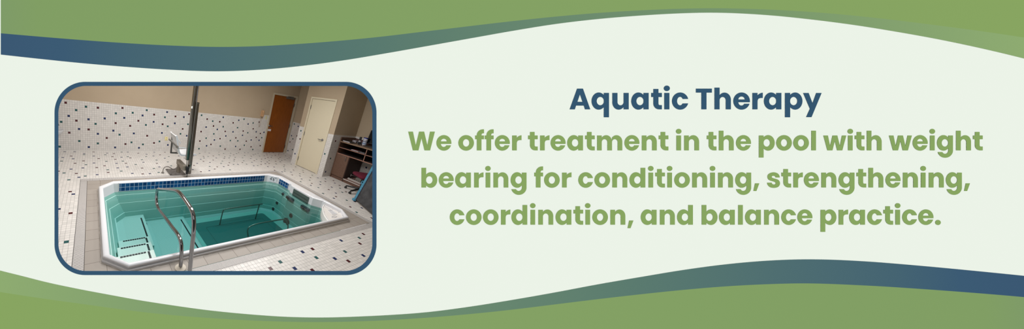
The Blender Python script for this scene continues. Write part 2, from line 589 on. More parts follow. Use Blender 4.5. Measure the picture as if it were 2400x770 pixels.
l2 = (at_(975, 'bearingf', (97, 411, 708, 1053, 1254, 1403, 1715, 2143)) + at_(1275, 'orconditi', (0, 326, 620, 913, 1238, 1548, 1885, 2016, 2227))
      + at_(1575, 'oning,str', (38, 364, 683, 833, 1144, 1474, 1720, 1982, 2199))
      + at_(1875, 'engthening,', (51, 290, 526, 772, 936, 1170, 1409, 1649, 1764, 1998, 2248), 2400 / 410.0))
line(l2, 378 + 471 / K0, 1.0, m_text, 'green lettering, second line under the title')
l3 = (at_(1040, 'coordinat', (108, 402, 710, 1037, 1226, 1564, 1714, 2027, 2352)) + at_(1340, 'ion,and', (238, 371, 699, 1010, 1250, 1597, 1908))
      + at_(1640, 'balance', (32, 346, 694, 819, 1166, 1477, 1768)) + at_(1910, 'practice.', (98, 427, 617, 946, 1238, 1447, 1580, 1873, 2178)))
line(l3, 465 + 471 / K0, 1.0, m_text, 'green lettering, lowest line')
# ------------------------------------------------------------------ room shell
D_ = 6.544; XWP = 5.91; YS = 4.09; XR = 6.80; XF = 6.97; XL = -1.05; CEIL = 2.95; ZT = 1.243
TILE = (214, 209, 204); GROUT = (140, 136, 132)
m_paint = noise_mat('wall_paint_tan', (174, 156, 133), (177, 159, 136), 2.0, 0.85, spec=0.2)
m_tile_xz = grid_mat('wall_tile_xz', (0, 2), (.0508, .0505), (-.0143, .0075), TILE, GROUT, .0030, 0.3, 0.05)
m_tile_yz = grid_mat('wall_tile_yz', (1, 2), (.0508, .0505), (.010, .0075), TILE, GROUT, .0030, 0.3, 0.05)
m_floor = grid_mat('floor_mosaic', (0, 1), (.0511, .0511), (-.011, -.010), (220, 214, 208), (144, 139, 135), .0030, 0.38, 0.06)
m_paver = grid_mat('floor_paver', (0, 1), (.2095, .2095), (.0285, .1485), (160, 151, 142), (112, 102, 94), .0050, 0.55, 0.05)
m_blue = mat('accent_tile_blue', (30, 46, 88), 0.25)
m_green = mat('accent_tile_green', (38, 84, 84), 0.25)
m_red = mat('accent_tile_maroon', (74, 26, 32), 0.25)
ACC = {'b': 1, 'g': 2, 'r': 3}
m_ceiling = mat('ceiling_white', (225, 222, 215), 0.9)
def parse(s):
    out = []
    for t in s.split():
        i, j = t[1:].split(',')
        out.append((ACC[t[0]], int(i), int(j)))
    return out
BACK="g-13,2 g-12,14 r-10,23 r-9,9 b-9,17 r-6,15 g-6,20 g-5,5 b-5,11 g-2,22 b-1,2 r-1,11 b-1,16 g2,14 g3,4 b3,9 r3,22 b6,17 r7,7 b10,11 b11,2 r11,15 g11,20 g13,9 r14,23 b15,18 r16,4 r18,14 g19,5 g19,21 b20,10 r22,17 b23,2 b24,20 g25,4 g26,15 g26,23 r27,9 b30,17 r30,21 r31,5 g34,6 b35,11 r35,16 g36,20 b37,23 g38,15 b39,4 b42,17 r42,21 g46,11 r47,14 b47,21 b50,10 g50,17 r50,23 g58,23 g59,2 r59,7 r59,13 b62,16 r62,21 g63,9 b64,4 g66,20 r67,5 r67,17 g68,12 b69,8 b70,15 r71,20 r73,9 b73,23 g74,4 g74,17 r76,14 b77,11 r78,2 g81,8 r81,20 b82,14 r85,10 g85,17 b85,22 b86,4 g87,8 g89,23 r90,2 b90,12 r90,15 g93,5 b93,20 r94,8 g94,14 g97,21 b98,9 r98,17 r99,4 g101,2 b101,15 r102,11 r102,22 b105,9 r105,14 r107,5 g107,11 b108,15"
FLOOR="r-11,101 g-11,113 b-11,118 b-11,127 g-9,99 b-8,71 r-8,120 g-7,92 b-7,103 b-7,116 b-7,127 r-6,82 r-6,110 g-5,55 r-5,68 b-5,80 r-5,98 b-4,94 b-3,104 r-3,113 g-3,122 b-3,124 g-2,95 g-2,108 b1,110 b1,120 r1,127 b2,96 r2,104 r3,116 r5,106 r6,98 g6,101 g6,112 g6,122 b7,125 r9,119 b10,103 b10,109 r10,115 r10,124 g11,99 g13,112 b13,118 b14,104 r14,109 g14,127 b15,96 g16,119 r17,117 b17,127 g18,107 r19,95 r20,102 b22,95 b22,110 g22,114 r22,125 g25,101 g25,119 g26,96 b26,123 b28,103 r28,108 g29,113 b29,120 b31,127 r33,122 g34,104 g34,110 b34,116 r37,32 g37,119 r37,127 g41,33 b43,30 b43,98 b43,120 b45,116 r46,95 r46,104 r47,28 b49,107 b50,34 b51,96 g52,31 b52,120 r54,34 g54,102 r54,110 b54,114 r55,98 b57,29 b57,108 g57,116 r58,101 r58,119 g58,125 r60,27 r61,112 g61,119 b62,101 g63,30 g63,96 g63,106 r63,128 b65,116 r65,120 b65,126 r66,103 g66,110 b67,27 b67,34 r69,107 g70,104 r70,115 g70,122 r72,31 g72,118 b73,104 r73,128 g74,110 g74,116 g75,33 g75,125 r76,113 g77,120 r78,107 r79,34 g79,104 g79,117 g81,110 r81,122 g81,126 b82,101 g84,116 g85,101 b85,107 g85,125 r88,127 r89,103 r89,110 b89,114 g89,121 r91,93 b91,99 r92,66 r92,82 g92,88 g93,45 b93,104 b93,108 g93,113 r93,119 b93,127 g94,62 g94,76 b94,90 r95,40 r95,49 b95,57 b95,98 b96,71 r96,104 b96,127 r97,85 g97,91 b97,107 r97,113 b97,122 r98,58 g98,68 b98,79 r99,73 b100,47 g100,54 b100,89 b100,94 g100,119 g100,124 b101,83 g101,103 g101,110 b101,114 b102,61 r102,65 g102,77 r103,52 b103,71 g103,98 g104,86 b104,126 r105,92 r105,108 r105,116 b105,120 r106,80 r106,101 g107,61 b107,67 g107,74 b108,107 g108,116 r109,88 r109,122 r110,61 g111,65 r111,74 b111,79 g111,83 g112,91 r112,97 g112,110 r112,113 b112,120 b112,126 g113,102 r115,68 b115,71 g115,77 g116,111 g116,116 r116,121 r116,128 r118,74 b119,66 b120,113 r120,122 r120,128 r124,115 r124,126 b125,120 g128,125 r129,119"


# floor: mosaic outside the drain ring, pavers inside it, and an opening for the pool
GX0, GX1, GY0, GY1 = -.076, 4.578, 1.928, 4.60      # inside edge of the drain
GW = .112
PO = [(.09, 4.15), (.33, 4.36), (4.11, 4.36), (4.36, 4.13), (4.36, 2.37), (4.16, 2.10), (.31, 2.10), (.09, 2.335)]
fb = MB()
FX0, FX1, FY0, FY1 = XL, 7.0, .22, D_ + .1
ox0, ox1, oy0, oy1 = GX0 - GW, GX1 + GW, GY0 - GW, GY1 + GW
def holed(b, o, hpoly, z, mi):
    tri = tessellate_polygon([[Vector((x, y, 0)) for x, y in o], [Vector((x, y, 0)) for x, y in hpoly]])
    n = len(b.v); b.v += [(x, y, z) for x, y in list(o) + list(hpoly)]
    for t in tri:
        b.f.append(tuple(n + i for i in t)); b.mi.append(mi); b.sm.append(False)
holed(fb, [(FX0, 1.2), (.7, FY0), (FX1, FY0), (FX1, FY1), (FX0, FY1)], [(ox0, oy0), (ox1, oy0), (ox1, oy1), (ox0, oy1)], 0, 0)
holed(fb, [(GX0, GY0), (GX1, GY0), (GX1, GY1), (GX0, GY1)], PO, 0, 4)
for c, i, j in parse(FLOOR):
    x, y, h = -.011 + i * .0511, -.010 + j * .0511, .0238
    if ox0 - h < x < ox1 + h and oy0 - h < y < oy1 + h: continue
    fb.face([(x - h, y - h, .0006), (x + h, y - h, .0006), (x + h, y + h, .0006), (x - h, y + h, .0006)], c)
tag(fb.build('floor', [m_floor, m_blue, m_green, m_red, m_paver]), kind='structure')

# white slotted drain round the pavers
def slat_mat(name, ax):
    return grid_mat(name, (ax, ax), (.0135, None), (0, 0), (205, 199, 194), (98, 92, 92), .0048, 0.45, 0.03)
dr = thing('drain_grate', (2.2, 3.2, 0), 'white slotted drain channel running round the pool pavers', 'drain')
for nm, (x0, x1, y0, y1), ax in (('near', (ox0, ox1, oy0, GY0), 0), ('far', (ox0, ox1, GY1, oy1), 0),
                                 ('left', (ox0, GX0, GY0, GY1), 1), ('right', (GX1, ox1, GY0, GY1), 1)):
    b = MB(); b.box(x0 + .004, x1 - .004, y0 + (.004 if ax == 0 else 0), y1 - (.004 if ax == 0 else 0), -.02, .0008)
    b.build('grate_cover', slat_mat('drain_slats_' + 'xy'[ax], ax), dr)
b = MB()
b.box(ox0 - .01, ox1 + .01, oy0 - .01, GY0, -.05, -.03); b.box(ox0 - .01, ox1 + .01, GY1, oy1 + .01, -.05, -.03); b.box(ox0 - .01, GX0, GY0, GY1, -.05, -.03); b.box(GX1, ox1 + .01, GY0, GY1, -.05, -.03)
b.box(ox0, ox1, oy0, oy0 + .004, -.03, -.004); b.box(ox0, ox1, GY0 - .004, GY0, -.03, -.004)
b.box(ox0, ox1, GY1, GY1 + .004, -.03, -.004); b.box(ox0, ox1, oy1 - .004, oy1, -.03, -.004)
b.box(GX0 - .004, GX0, GY0, GY1, -.03, -.004); b.box(GX1, GX1 + .004, GY0, GY1, -.03, -.004)
b.build('channel_edge', mat('drain_dark', (60, 56, 54), 0.7), dr)

# ceiling
b = MB(); b.prism([(XL - .1, 2.15), (2.28, .2), (XF + .1, .2), (XF + .1, D_ + .1), (XL - .1, D_ + .1)], CEIL, CEIL + .1)
tag(b.build('ceiling', m_ceiling), kind='structure')

# walls ------------------------------------------------------------
def wall_y(name, y, rects, acc=()):
    """wall facing -y: rects (x0,x1,z0,z1,mat)"""
    b = MB()
    for x0, x1, z0, z1, mi in rects:
        if mi == 1:
            b.box(x0, x1, y, y + .1, z0, z1, 4)
        else:
            b.box(x0, x1, y - .006, y + .1, z0, z1, 0)
    for c, x, z in acc:
        h = .0238
        b.face([(x - h, y - .0068, z - h), (x + h, y - .0068, z - h), (x + h, y - .0068, z + h), (x - h, y - .0068, z + h)], c)
    return tag(b.build(name, [m_tile_xz, m_blue, m_green, m_red, m_paint], fixn=True), kind='structure')
def wall_x(name, x, rects, acc=(), sgn=-1, th=.1):
    """wall facing sgn*x"""
    b = MB()
    for y0, y1, z0, z1, mi in rects:
        f = 0 if mi == 1 else .006
        xa, xb = x + sgn * f, x - sgn * th
        b.box(min(xa, xb), max(xa, xb), y0, y1, z0, z1, 4 if mi == 1 else 0)
    for c, y, z in acc:
        h = .0238; xx = x + sgn * .0068
        b.face([(xx, y - h, z - h), (xx, y + h, z - h), (xx, y + h, z + h), (xx, y - h, z + h)], c)
    return tag(b.build(name, [m_tile_yz, m_blue, m_green, m_red, m_paint]), kind='structure')
bacc = [(c, -.0143 + i * .0508, .0075 + j * .0505) for c, i, j in parse(BACK)]
wall_y('wall_back', D_, [(XL, 5.56, 0, ZT, 0), (5.31, 5.56, ZT, 1.385, 0), (XL, 5.31, ZT, CEIL, 1), (5.31, 5.56, 1.385, CEIL, 1),
                         (5.56, 6.755, 2.18, CEIL, 1), (6.755, XR + .1, 0, CEIL, 1)],
       [(c, x, z) for c, x, z in bacc if z > .03])
wall_x('wall_right', XR, [(5.35, D_, 0, ZT, 0), (5.35, D_, ZT, CEIL, 1)],
       [(2, 6.446, 1.174), (1, 6.235, 1.127), (1, 6.452, .716), (3, 6.184, .77), (2, 6.346, .613), (3, 6.456, .463), (1, 6.46, .106), (2, 6.24, .211)], th=.08)
# closet block with the cream door
wall_x('wall_closet', XWP, [(YS + .004, 4.265, 0, ZT + .015, 0), (5.16, 5.36, 0, ZT + .015, 0), (YS + .004, 4.265, ZT + .015, CEIL, 1), (5.16, 5.36, ZT + .015, CEIL, 1), (4.265, 5.16, 2.205, CEIL, 1)],
       [(2, 5.263, 1.122), (3, 5.217, .86), (1, 5.274, .34), (2, 4.194, .671)])
wall_y('wall_side', YS, [(XWP - .004, XF, 0, ZT + .02, 0), (XWP + .002, XF, ZT + .02, CEIL, 1)],
       [(3, 6.061, 1.087), (2, 6.064, .565), (1, 6.013, .152)])
b = MB(); b.box(XWP + .1, XR, 5.26, 5.36, 0, CEIL); tag(b.build('wall_closet_rear', m_paint), kind='structure')
wall_x('wall_desk', XF, [(.22, YS + .1, 0, ZT + .02, 0), (.22, YS + .1, ZT + .02, CEIL, 1)],
       [(1, 3.512, .468), (2, 3.1, .72), (3, 2.8, .31)])
wall_x('wall_left', XL, [(2.15, D_ + .1, 0, ZT, 0), (2.15, D_ + .1, ZT, CEIL, 1)], sgn=1)
b = MB(); b.box(2.25, XF + .1, .1, .22, 0, CEIL); tag(b.build('wall_near_blocker', m_paint), kind='structure')  # unseen partial wall, added to keep background light off the right side
# pale cove tile along the foot of the back wall and its dark joint
b = MB(); b.box(XL, 5.56, D_ - .014, D_ - .004, 0, .03)
tag(b.build('baseboard_back', mat('cove_tile', (212, 208, 202), 0.35)), kind='structure')

# ------------------------------------------------------------------ doors
m_frame_p = mat('door_frame_paint', (190, 178, 156), 0.5)
m_cream = mat('cream_door_paint', (208, 197, 172), 0.5)
m_steel = mat('brushed_steel', (150, 150, 152), 0.3, 1.0)
m_dark = mat('dark_gap', (25, 20, 18), 0.9)
m_wood = noise_mat('brown_veneer', (122, 64, 15), (146, 80, 24), 9, 0.38, (7, 7, .45), detail=6)
def door_frame(name, fn, a0, a1, top, w=.055):
    """three sided frame; fn maps (along, height, depth) to xyz"""
    b = MB()
    for u0, u1, v0, v1 in ((a0, a0 + w, 0, top), (a1 - w, a1, 0, top), (a0 + w, a1 - w, top - w, top)):
        P = [fn(u, v, d) for v in (v0, v1) for d in (-.02, .06) for u in (u0, u1)]
        n = len(b.v); b.v += P
        for q in ((0, 2, 3, 1), (4, 5, 7, 6), (0, 1, 5, 4), (2, 6, 7, 3), (0, 4, 6, 2), (1, 3, 7, 5)):
            b.f.append(tuple(n + i for i in q)); b.mi.append(0); b.sm.append(False)
    return b
# brown door
d1 = bpy.data.objects.new('door_1', None); COL.objects.link(d1); d1.location = (6.15, D_, 0); tag(d1, kind='structure')
fy = lambda u, v, d: (u, D_ + d, v)
door_frame('frame', fy, 5.553, 6.76, 2.185, .06).build('door_frame', m_frame_p, d1)
b = MB(); b.box(5.617, 6.652, D_ + .015, D_ + .055, .012, 2.128); b.build('door_leaf', m_wood, d1, .002)
b = MB(); b.box(5.613, 6.70, D_ + .056, D_ + .09, 0, 2.13); b.build('gap_backing', m_dark, d1)  # dark sheet behind the leaf: shade of the door gaps as colour
def lever(parent, c, dirv, nrm):
    """round rose with a lever handle"""
    c = Vector(c); dv = Vector(dirv); nv = Vector(nrm)
    b = MB()
    L = []
    up = Vector((0, 0, 1)); sd = nv.cross(up)
    for r, h in ((.036, 0), (.036, .006), (.030, .012), (.012, .014), (.011, .05)):
        L.append([c + nv * h + (sd * math.cos(q) + up * math.sin(q)) * r for q in [2 * PI * k / 20 for k in range(20)]])
    b.loops(L, smooth=True, cap0=True, cap1=True)
    b.tube([c + nv * .048, c + nv * .056 + dv * .02, c + nv * .056 + dv * .07, c + nv * .05 + dv * .125], [.011, .012, .010, .008], 10)
    return b.build('door_handle', m_steel, parent)
lever(d1, (5.685, D_ + .014, 1.02), (1, 0, 0), (0, -1, 0))
b = MB(); b.box(6.20, 6.56, D_ - .05, D_ + .014, 2.05, 2.115); b.box(6.30, 6.52, D_ - .062, D_ - .05, 2.06, 2.10)
b.tube([(6.24, D_ - .03, 2.118), (6.22, D_ - .06, 2.135), (6.45, D_ - .10, 2.14)], .009, 8)
b.build('door_closer', mat('closer_grey', (120, 116, 112), 0.4, .6), d1)
for z in (1.86, 1.07, .26):
    b = MB(); b.box(6.648, 6.668, D_ - .012, D_ + .016, z - .055, z + .055); b.build('hinge', m_steel, d1)
b = MB()
b.box(5.635, 5.785, D_ + .001, D_ + .004, .822, .895)
tg = b.build('hanging_tag', mat('paper_white', (214, 210, 214), 0.7))
b = MB(); b.tube([(5.70, D_ - .004, 1.0), (5.708, D_ - .004, .95), (5.712, D_ + .002, .893)], .002, 6)
tag(tg, 'small white card hanging from the lever of the brown wooden door', 'tag')
b.build('string', mat('string_white', (200, 196, 190), 0.8), tg)
# cream door
d2 = bpy.data.objects.new('door_2', None); COL.objects.link(d2); d2.location = (XWP, 4.71, 0); tag(d2, kind='structure')
fx = lambda u, v, d: (XWP + d, u, v)
door_frame('frame', fx, 4.262, 5.162, 2.208, .048).build('door_frame', m_cream, d2)
b = MB(); b.box(XWP + .006, XWP + .05, 4.316, 5.108, .012, 2.153); b.build('door_leaf', m_cream, d2, .002)
b = MB(); b.box(XWP + .052, XWP + .09, 4.26, 5.16, 0, 2.2); b.build('gap_backing', m_dark, d2)  # same dark sheet here, painting the shade round the cream leaf
lever(d2, (XWP + .005, 4.402, 1.03), (0, 1, 0), (-1, 0, 0))
for z in (1.90, 1.07, .24):
    b = MB(); b.box(XWP - .012, XWP + .008, 5.098, 5.122, z - .06, z + .06); b.build('hinge', m_steel, d2)

# ------------------------------------------------------------------ fittings on the back wall
m_beige = mat('beige_plastic', (199, 158, 118), 0.4)
ph = thing('wall_phone', (5.23, D_, 1.42), 'beige corded telephone mounted on the tan wall left of the brown door', 'phone')
b = MB(); b.prism([(x, z) for x, z in rrect(5.170, 5.292, 1.318, 1.535, .02, 5)], D_ - .045, D_ - .0, fn=lambda u, v, w: (u, w, v)); b.build('phone_body', m_beige, ph, .006)
b = MB(); pts = crom([(5.192, D_ - .075, 1.335), (5.188, D_ - .10, 1.38), (5.188, D_ - .105, 1.43), (5.188, D_ - .10, 1.48), (5.192, D_ - .075, 1.525)], 5)
b.tube(pts, [.024, .024, .022, .018, .016, .015, .014, .014, .014, .014, .014, .014, .014, .015, .015, .016, .018, .020, .022, .024, .024], 12)
b.build('handset', m_beige, ph)
b = MB(); b.box(5.225, 5.255, D_ - .048, D_ - .044, 1.385, 1.475); b.build('keypad', mat('keypad_dark', (52, 46, 44), 0.5), ph)
b = MB(); cc = []
P = crom([(5.185, D_ - .05, 1.33), (5.17, D_ - .04, 1.20), (5.165, D_ - .035, 1.05), (5.175, D_ - .035, .965), (5.20, D_ - .035, .98), (5.215, D_ - .035, 1.12), (5.23, D_ - .03, 1.31)], 30)
for i, p in enumerate(P):
    a = i * 1.3
    cc.append(p + Vector((math.cos(a) * .007, math.sin(a) * .007, 0)))
b.tube(cc, .0028, 5); b.build('coiled_cord', mat('cord_beige', (178, 158, 140), 0.6), ph)
b = MB(); b.box(5.405, 5.475, D_ - .014, D_ - .006, 1.235, 1.352); b.box(5.434, 5.446, D_ - .020, D_ - .014, 1.275, 1.312)
tag(b.build('light_switch', mat('switch_cream', (205, 198, 158), 0.45), None, .002), 'cream light switch on white tile between phone and brown door', 'switch')
op = MB(); op.box(1.858, 1.950, D_ - .014, D_ - .006, .344, .456)
ot = tag(op.build('outlet', mat('outlet_cream', (226, 213, 158), 0.45), None, .003), 'cream electrical outlet on the tiled wall behind the white lift seat', 'outlet')
for z in (.372, .425):
    b = MB()
    b.prism([(1.904 + .017 * math.cos(q * PI / 8), z + .014 * math.sin(q * PI / 8)) for q in range(16)], D_ - .0165, D_ - .014, fn=lambda u, v, w: (u, w, v))
    b.build('socket', mat('socket_tan', (186, 172, 122), 0.5), ot)

# wall hung sink at the left
sk = thing('sink', (XL, 6.15, .5), 'white wall mounted sink cut off at the left edge of the window', 'sink')
m_porc = mat('porcelain', (196, 196, 198), 0.15, coat=.4)
b = MB()
L = []
for s, z in ((.30, .44), (.62, .47), (.86, .53), (.97, .58), (1.0, .605), (.97, .612), (.86, .60), (.7, .55), (.3, .52)):
    L.append([(-.79 + .25 * s * math.cos(q), 6.15 + .21 * s * math.sin(q), z) for q in [2 * PI * k / 28 for k in range(28)]])
b.loops(L, smooth=True, cap0=True, cap1=True)
b.box(XL + .006, -.93, 5.98, 6.32, .45, .69)
b.build('basin', m_porc, sk)
b = MB(); b.tube(crom([(-.95, 6.15, .61), (-.95, 6.15, .74), (-.88, 6.15, .80), (-.74, 6.15, .79), (-.66, 6.15, .76), (-.635, 6.15, .70)], 5), .014, 10)
b.lathe([(.03, 0), (.03, .02), (.015, .03)], (-.95, 6.15, .69)); b.build('faucet', m_steel, sk)
b = MB(); b.tube([(-.80, 6.15, .46), (-.80, 6.15, .30), (-.86, 6.15, .24), (XL + .01, 6.15, .24)], .02, 10); b.build('drain_pipe', m_steel, sk)
# ------------------------------------------------------------------ therapy pool
m_acr = mat('white_acrylic', (218, 217, 219), 0.16, 0, .5, coat=.3)
m_aqua = mat('aqua_shell', (158, 204, 192), 0.35)
m_ledge = mat('ledge_highlight', (214, 232, 225), 0.3)  # paler than the shell: overhead light on the ledges put into colour
pool = thing('therapy_pool', (2.2, 3.2, 0), 'sunken swim spa pool of teal water with a white rim and steps', 'pool')
OUT = [(.104, 4.144), (.336, 4.35), (4.105, 4.35), (4.345, 4.13), (4.347, 3.65), (4.348, 3.57), (4.349, 2.9), (4.349, 2.76), (4.345, 2.365), (4.155, 2.107), (.333, 2.107), (.104, 2.339)]
def inn(xl, yn, yf, dr):
    return [(xl, yf - .175), (xl + .175, yf), (3.975 - dr, yf), (4.212 - dr, yf - .185), (4.212 - dr, 3.65), (4.135 - dr * .6, 3.57), (4.135 - dr * .6, 2.92),
            (4.262 - dr, 2.77), (4.285 - dr, 2.35), (4.135 - dr, yn), (xl + .17, yn), (xl, yn + .19)]
def outset(P, d):
    """push a clockwise outline outwards by d"""
    out = []
    n = len(P)
    for i in range(n):
        a, p, c = Vector(P[i - 1]), Vector(P[i]), Vector(P[(i + 1) % n])
        e1 = (p - a).normalized(); e2 = (c - p).normalized()
        n1 = Vector((-e1.y, e1.x)); n2 = Vector((-e2.y, e2.x))
        m_ = (n1 + n2).normalized()
        k = d / max(.3, m_.dot(n1))
        out.append((p.x + m_.x * k, p.y + m_.y * k))
    return out
I0 = inn(.168, 2.155, 4.262, 0)
def lp(P, z): return [(x, y, z) for x, y in P]
def mix(A, B, t): return [(a[0] * (1 - t) + b_[0] * t, a[1] * (1 - t) + b_[1] * t) for a, b_ in zip(A, B)]
L = [lp(outset(OUT, .016), -.02), lp(outset(OUT, .018), .016), lp(outset(OUT, .019), .026), lp(outset(OUT, .017), .0305), lp(outset(OUT, .013), .033), lp(outset(OUT, -.002), .0335), lp(outset(OUT, -.004), .036),
     lp(outset(OUT, -.001), .044), lp(outset(OUT, .007), .054), lp(outset(OUT, .008), .062), lp(outset(OUT, .004), .072), lp(outset(OUT, -.006), .0795), lp(outset(OUT, -.018), .082),
     lp(mix(OUT, I0, .5), .082), lp(outset(I0, .012), .080), lp(outset(I0, .004), .073), lp(I0, .058)]
rim = MB(); rim.loops(L, smooth=True)
rim.build('rim', m_acr, pool)
ck = MB(); rr = random.Random(2)
base = outset(OUT, .019)
segs = []
for i in range(len(base)):
    a, c = Vector(base[i]), Vector(base[(i + 1) % len(base)])
    n_ = max(1, int((c - a).length / .05))
    segs += [a + (c - a) * k / n_ for k in range(n_)]
ck.loops([[(p.x, p.y, .004) for p in segs], [(p.x, p.y, .0015) for p in segs]])
nn = len(segs)
o1 = [(p.x, p.y) for p in segs]; o2 = []
for i in range(nn):
    t_ = (Vector(o1[(i + 1) % nn]) - Vector(o1[i - 1])).normalized(); w_ = rr.uniform(.003, .010)
    o2.append((o1[i][0] - t_.y * w_, o1[i][1] + t_.x * w_))
ck.loops([[(x, y, .004) for x, y in o1], [(x, y, .0015) for x, y in o2], [(x, y, -.001) for x, y in o2]])
ck.build('caulk', mat('caulk_white', (220, 214, 206), .7), pool)
WZ = -.10
tab = [(.058, .168, 2.155, 4.262, 0), (-.095, .185, 2.16, 4.252, .008), (-.105, .187, 2.162, 4.251, .009),
       (-.164, .204, 2.169, 4.243, .018), (-.166, .212, 2.176, 4.237, .025),
       (-.321, .265, 2.196, 4.218, .040), (-.323, .273, 2.203, 4.212, .047),
       (-.509, .354, 2.216, 4.194, .062), (-.511, .370, 2.222, 4.188, .069),
       (-.709, .397, 2.246, 4.172, .082), (-.711, .404, 2.252, 4.166, .089),
       (-.804, .419, 2.266, 4.152, .102), (-.806, .426, 2.272, 4.146, .109),
       (-.850, .45, 2.30, 4.118, .135)]
L = [lp(inn(*r[1:]), r[0]) for r in tab]
mis = [0, 0] + [1, 2, 1, 2, 1, 2, 1, 2, 1, 2, 2] + [1]
sh = MB(); sh.loops(L, mis=mis, cap1=True)
sh.mi[-1] = 3
def dots_mat(name, c1, c2, sc):
    m = mat(name, c1, 0.4)
    nt = m.node_tree; b = nt.nodes['Principled BSDF']
    tc = nd(nt, 'ShaderNodeTexCoord'); sp = nd(nt, 'ShaderNodeSeparateXYZ'); nt.links.new(tc.outputs['Object'], sp.inputs[0])
    # staggered round studs
    v = mth(nt, 'DIVIDE', sp.outputs[1], sc); row = mth(nt, 'FLOOR', v)
    u = mth(nt, 'ADD', mth(nt, 'DIVIDE', sp.outputs[0], sc * 1.2), mth(nt, 'MULTIPLY', row, .5))
    du = mth(nt, 'MULTIPLY', mth(nt, 'SUBTRACT', mth(nt, 'FRACT', u), .5), 1.2)
    dv = mth(nt, 'SUBTRACT', mth(nt, 'FRACT', v), .5)
    d = mth(nt, 'SQRT', mth(nt, 'ADD', mth(nt, 'MULTIPLY', du, du), mth(nt, 'MULTIPLY', dv, dv)))
    g = mth(nt, 'LESS_THAN', d, .34)
    mx = nd(nt, 'ShaderNodeMix', data_type='RGBA')
    mx.inputs['A'].default_value = rgb(*c1); mx.inputs['B'].default_value = rgb(*c2)
    nt.links.new(g, mx.inputs['Factor']); nt.links.new(mx.outputs['Result'], b.inputs['Base Color'])
    return m
m_dot = dots_mat('studded_shell', (196, 214, 204), (240, 242, 236), .0145)
m_dotf = dots_mat('studded_floor', (150, 205, 190), (206, 232, 222), .016)
sh.build('shell', [m_acr, m_aqua, m_ledge, m_dotf], pool, fixn=True)

# steps and landings
m_step = mat('step_top', (214, 226, 218), .35)
def stepblock(nm, x0, x1, y0, y1, z0, z1, label=None):
    b = MB(); b.box(x0, x1, y0, y1, z0, z1 - .012); b.box(x0, x1, y0, y1, z1 - .012, z1, 1)
    o = b.build(nm, [m_aqua, m_step], pool, .006, 3)
    if label: o['label'] = label
    return o
def pad(parent, x0, x1, y0, y1, z):
    b = MB(); b.box(x0, x1, y0, y1, z - .002, z + .0015)
    return b.build('studded_pad', m_dot, parent)
ld1 = stepblock('landing', .36, .885, 3.20, 4.185, -.84, -.60)
pad(ld1, .50, .79, 3.27, 4.06, -.60)
tA = stepblock('stair_tread', .34, .80, 2.86, 3.25, -.84, -.44); pad(tA, .40, .725, 2.90, 3.19, -.44)
tB = stepblock('stair_tread', .29, .745, 2.50, 2.89, -.84, -.28); pad(tB, .34, .655, 2.54, 2.83, -.28)
tC = stepblock('stair_tread', .225, .695, 2.19, 2.53, -.84, -.13); pad(tC, .29, .60, 2.23, 2.48, -.13)
ld2 = MB()
ld2.prism([(.80, -.845), (.80, -.75), (1.70, -.75), (1.73, -.76), (1.80, -.845)], 2.25, 4.165, fn=lambda u, v, w: (u, w, v))
ld2 = ld2.build('landing', m_step, pool, .01)
pad(ld2, 1.0, 1.585, 2.35, 4.05, -.75)
m_nose = mat('black_mosaic', (16, 24, 30), 0.3)
def nosing(parent, p0, p1, z, w=.026, n=None):
    b = MB()
    a, c = Vector(p0), Vector(p1)
    Ln = (c - a).length; n = n or int(Ln / .031); t = (c - a) / Ln; s = Vector((-t.y, t.x))
    for k in range(n):
        q0 = a + t * (Ln * k / n + .002); q1 = a + t * (Ln * (k + 1) / n - .003)
        b.prism([tuple(q0 - s * w / 2), tuple(q1 - s * w / 2), tuple(q1 + s * w / 2), tuple(q0 + s * w / 2)], z - .003, z + .003)
    return b.build('nosing_strip', m_nose, parent)
nosing(ld1, (.822, 3.30), (.822, 4.07), -.60)
nosing(tA, (.405, 3.222), (.735, 3.222), -.44); nosing(tA, (.745, 3.215), (.745, 2.92), -.44)
nosing(tB, (.335, 2.860), (.665, 2.860), -.28); nosing(tB, (.685, 2.855), (.685, 2.56), -.28)
nosing(tC, (.29, 2.505), (.595, 2.505), -.13); nosing(tC, (.625, 2.515), (.625, 2.25), -.13)
nosing(ld2, (1.635, 2.4), (1.635, 4.05), -.75)
# dark treadmill mat on the floor
b = MB(); b.prism(rrect(1.88, 3.80, 2.45, 3.96, .07, 6), -.853, -.842)
fm = b.build('floor_mat', mat('dark_green_mat', (58, 126, 120), 0.6), pool)
b = MB()
for r in (rrect(2.10, 3.61, 2.6, 3.765, .05, 5),):
    r2 = [(x + (2.855 - x) * .006, y + (3.18 - y) * .009) for x, y in r]
    b.loops([[(x, y, -.8405) for x, y in r], [(x, y, -.8405) for x, y in r2]])
b.build('mat_seam', mat('seam_dark', (10, 36, 34), 0.6), fm)

# tile bands, frames and depth marker above the water
m_btile = grid_mat('pool_blue_tile_xz', (0, 2), (.0777, .0775), (.4788, -.0477), (6, 46, 98), (168, 186, 205), .007, 0.15, 0, tile2=(20, 84, 140))
m_btiley = grid_mat('pool_blue_tile_yz', (1, 2), (.0815, .075), (3.754, -.0525), (6, 46, 98), (168, 186, 205), .007, 0.15, 0, tile2=(20, 84, 140))
def wally(z): return 4.262 + (z - .058) * (.010 / .153)
b = MB(); b.box(.425, 3.875, 4.245, 4.27, -.097, .078); b.build('band_frame', m_acr, pool, .004)
bt = MB(); bt.box(.44, 3.858, 4.241, 4.25, -.0865, .0685); o = bt.build('tile_band', m_btile, pool); o['label'] = 'long band of blue tiles'
b = MB(); b.box(4.196, 4.22, 3.69, 4.06, -.10, .055); b.build('band_frame', m_acr, pool, .004)
bt = MB(); bt.box(4.191, 4.2, 3.713, 4.039, -.09, .045); o = bt.build('tile_band', m_btiley, pool); o['label'] = 'short panel of eight blue tiles'
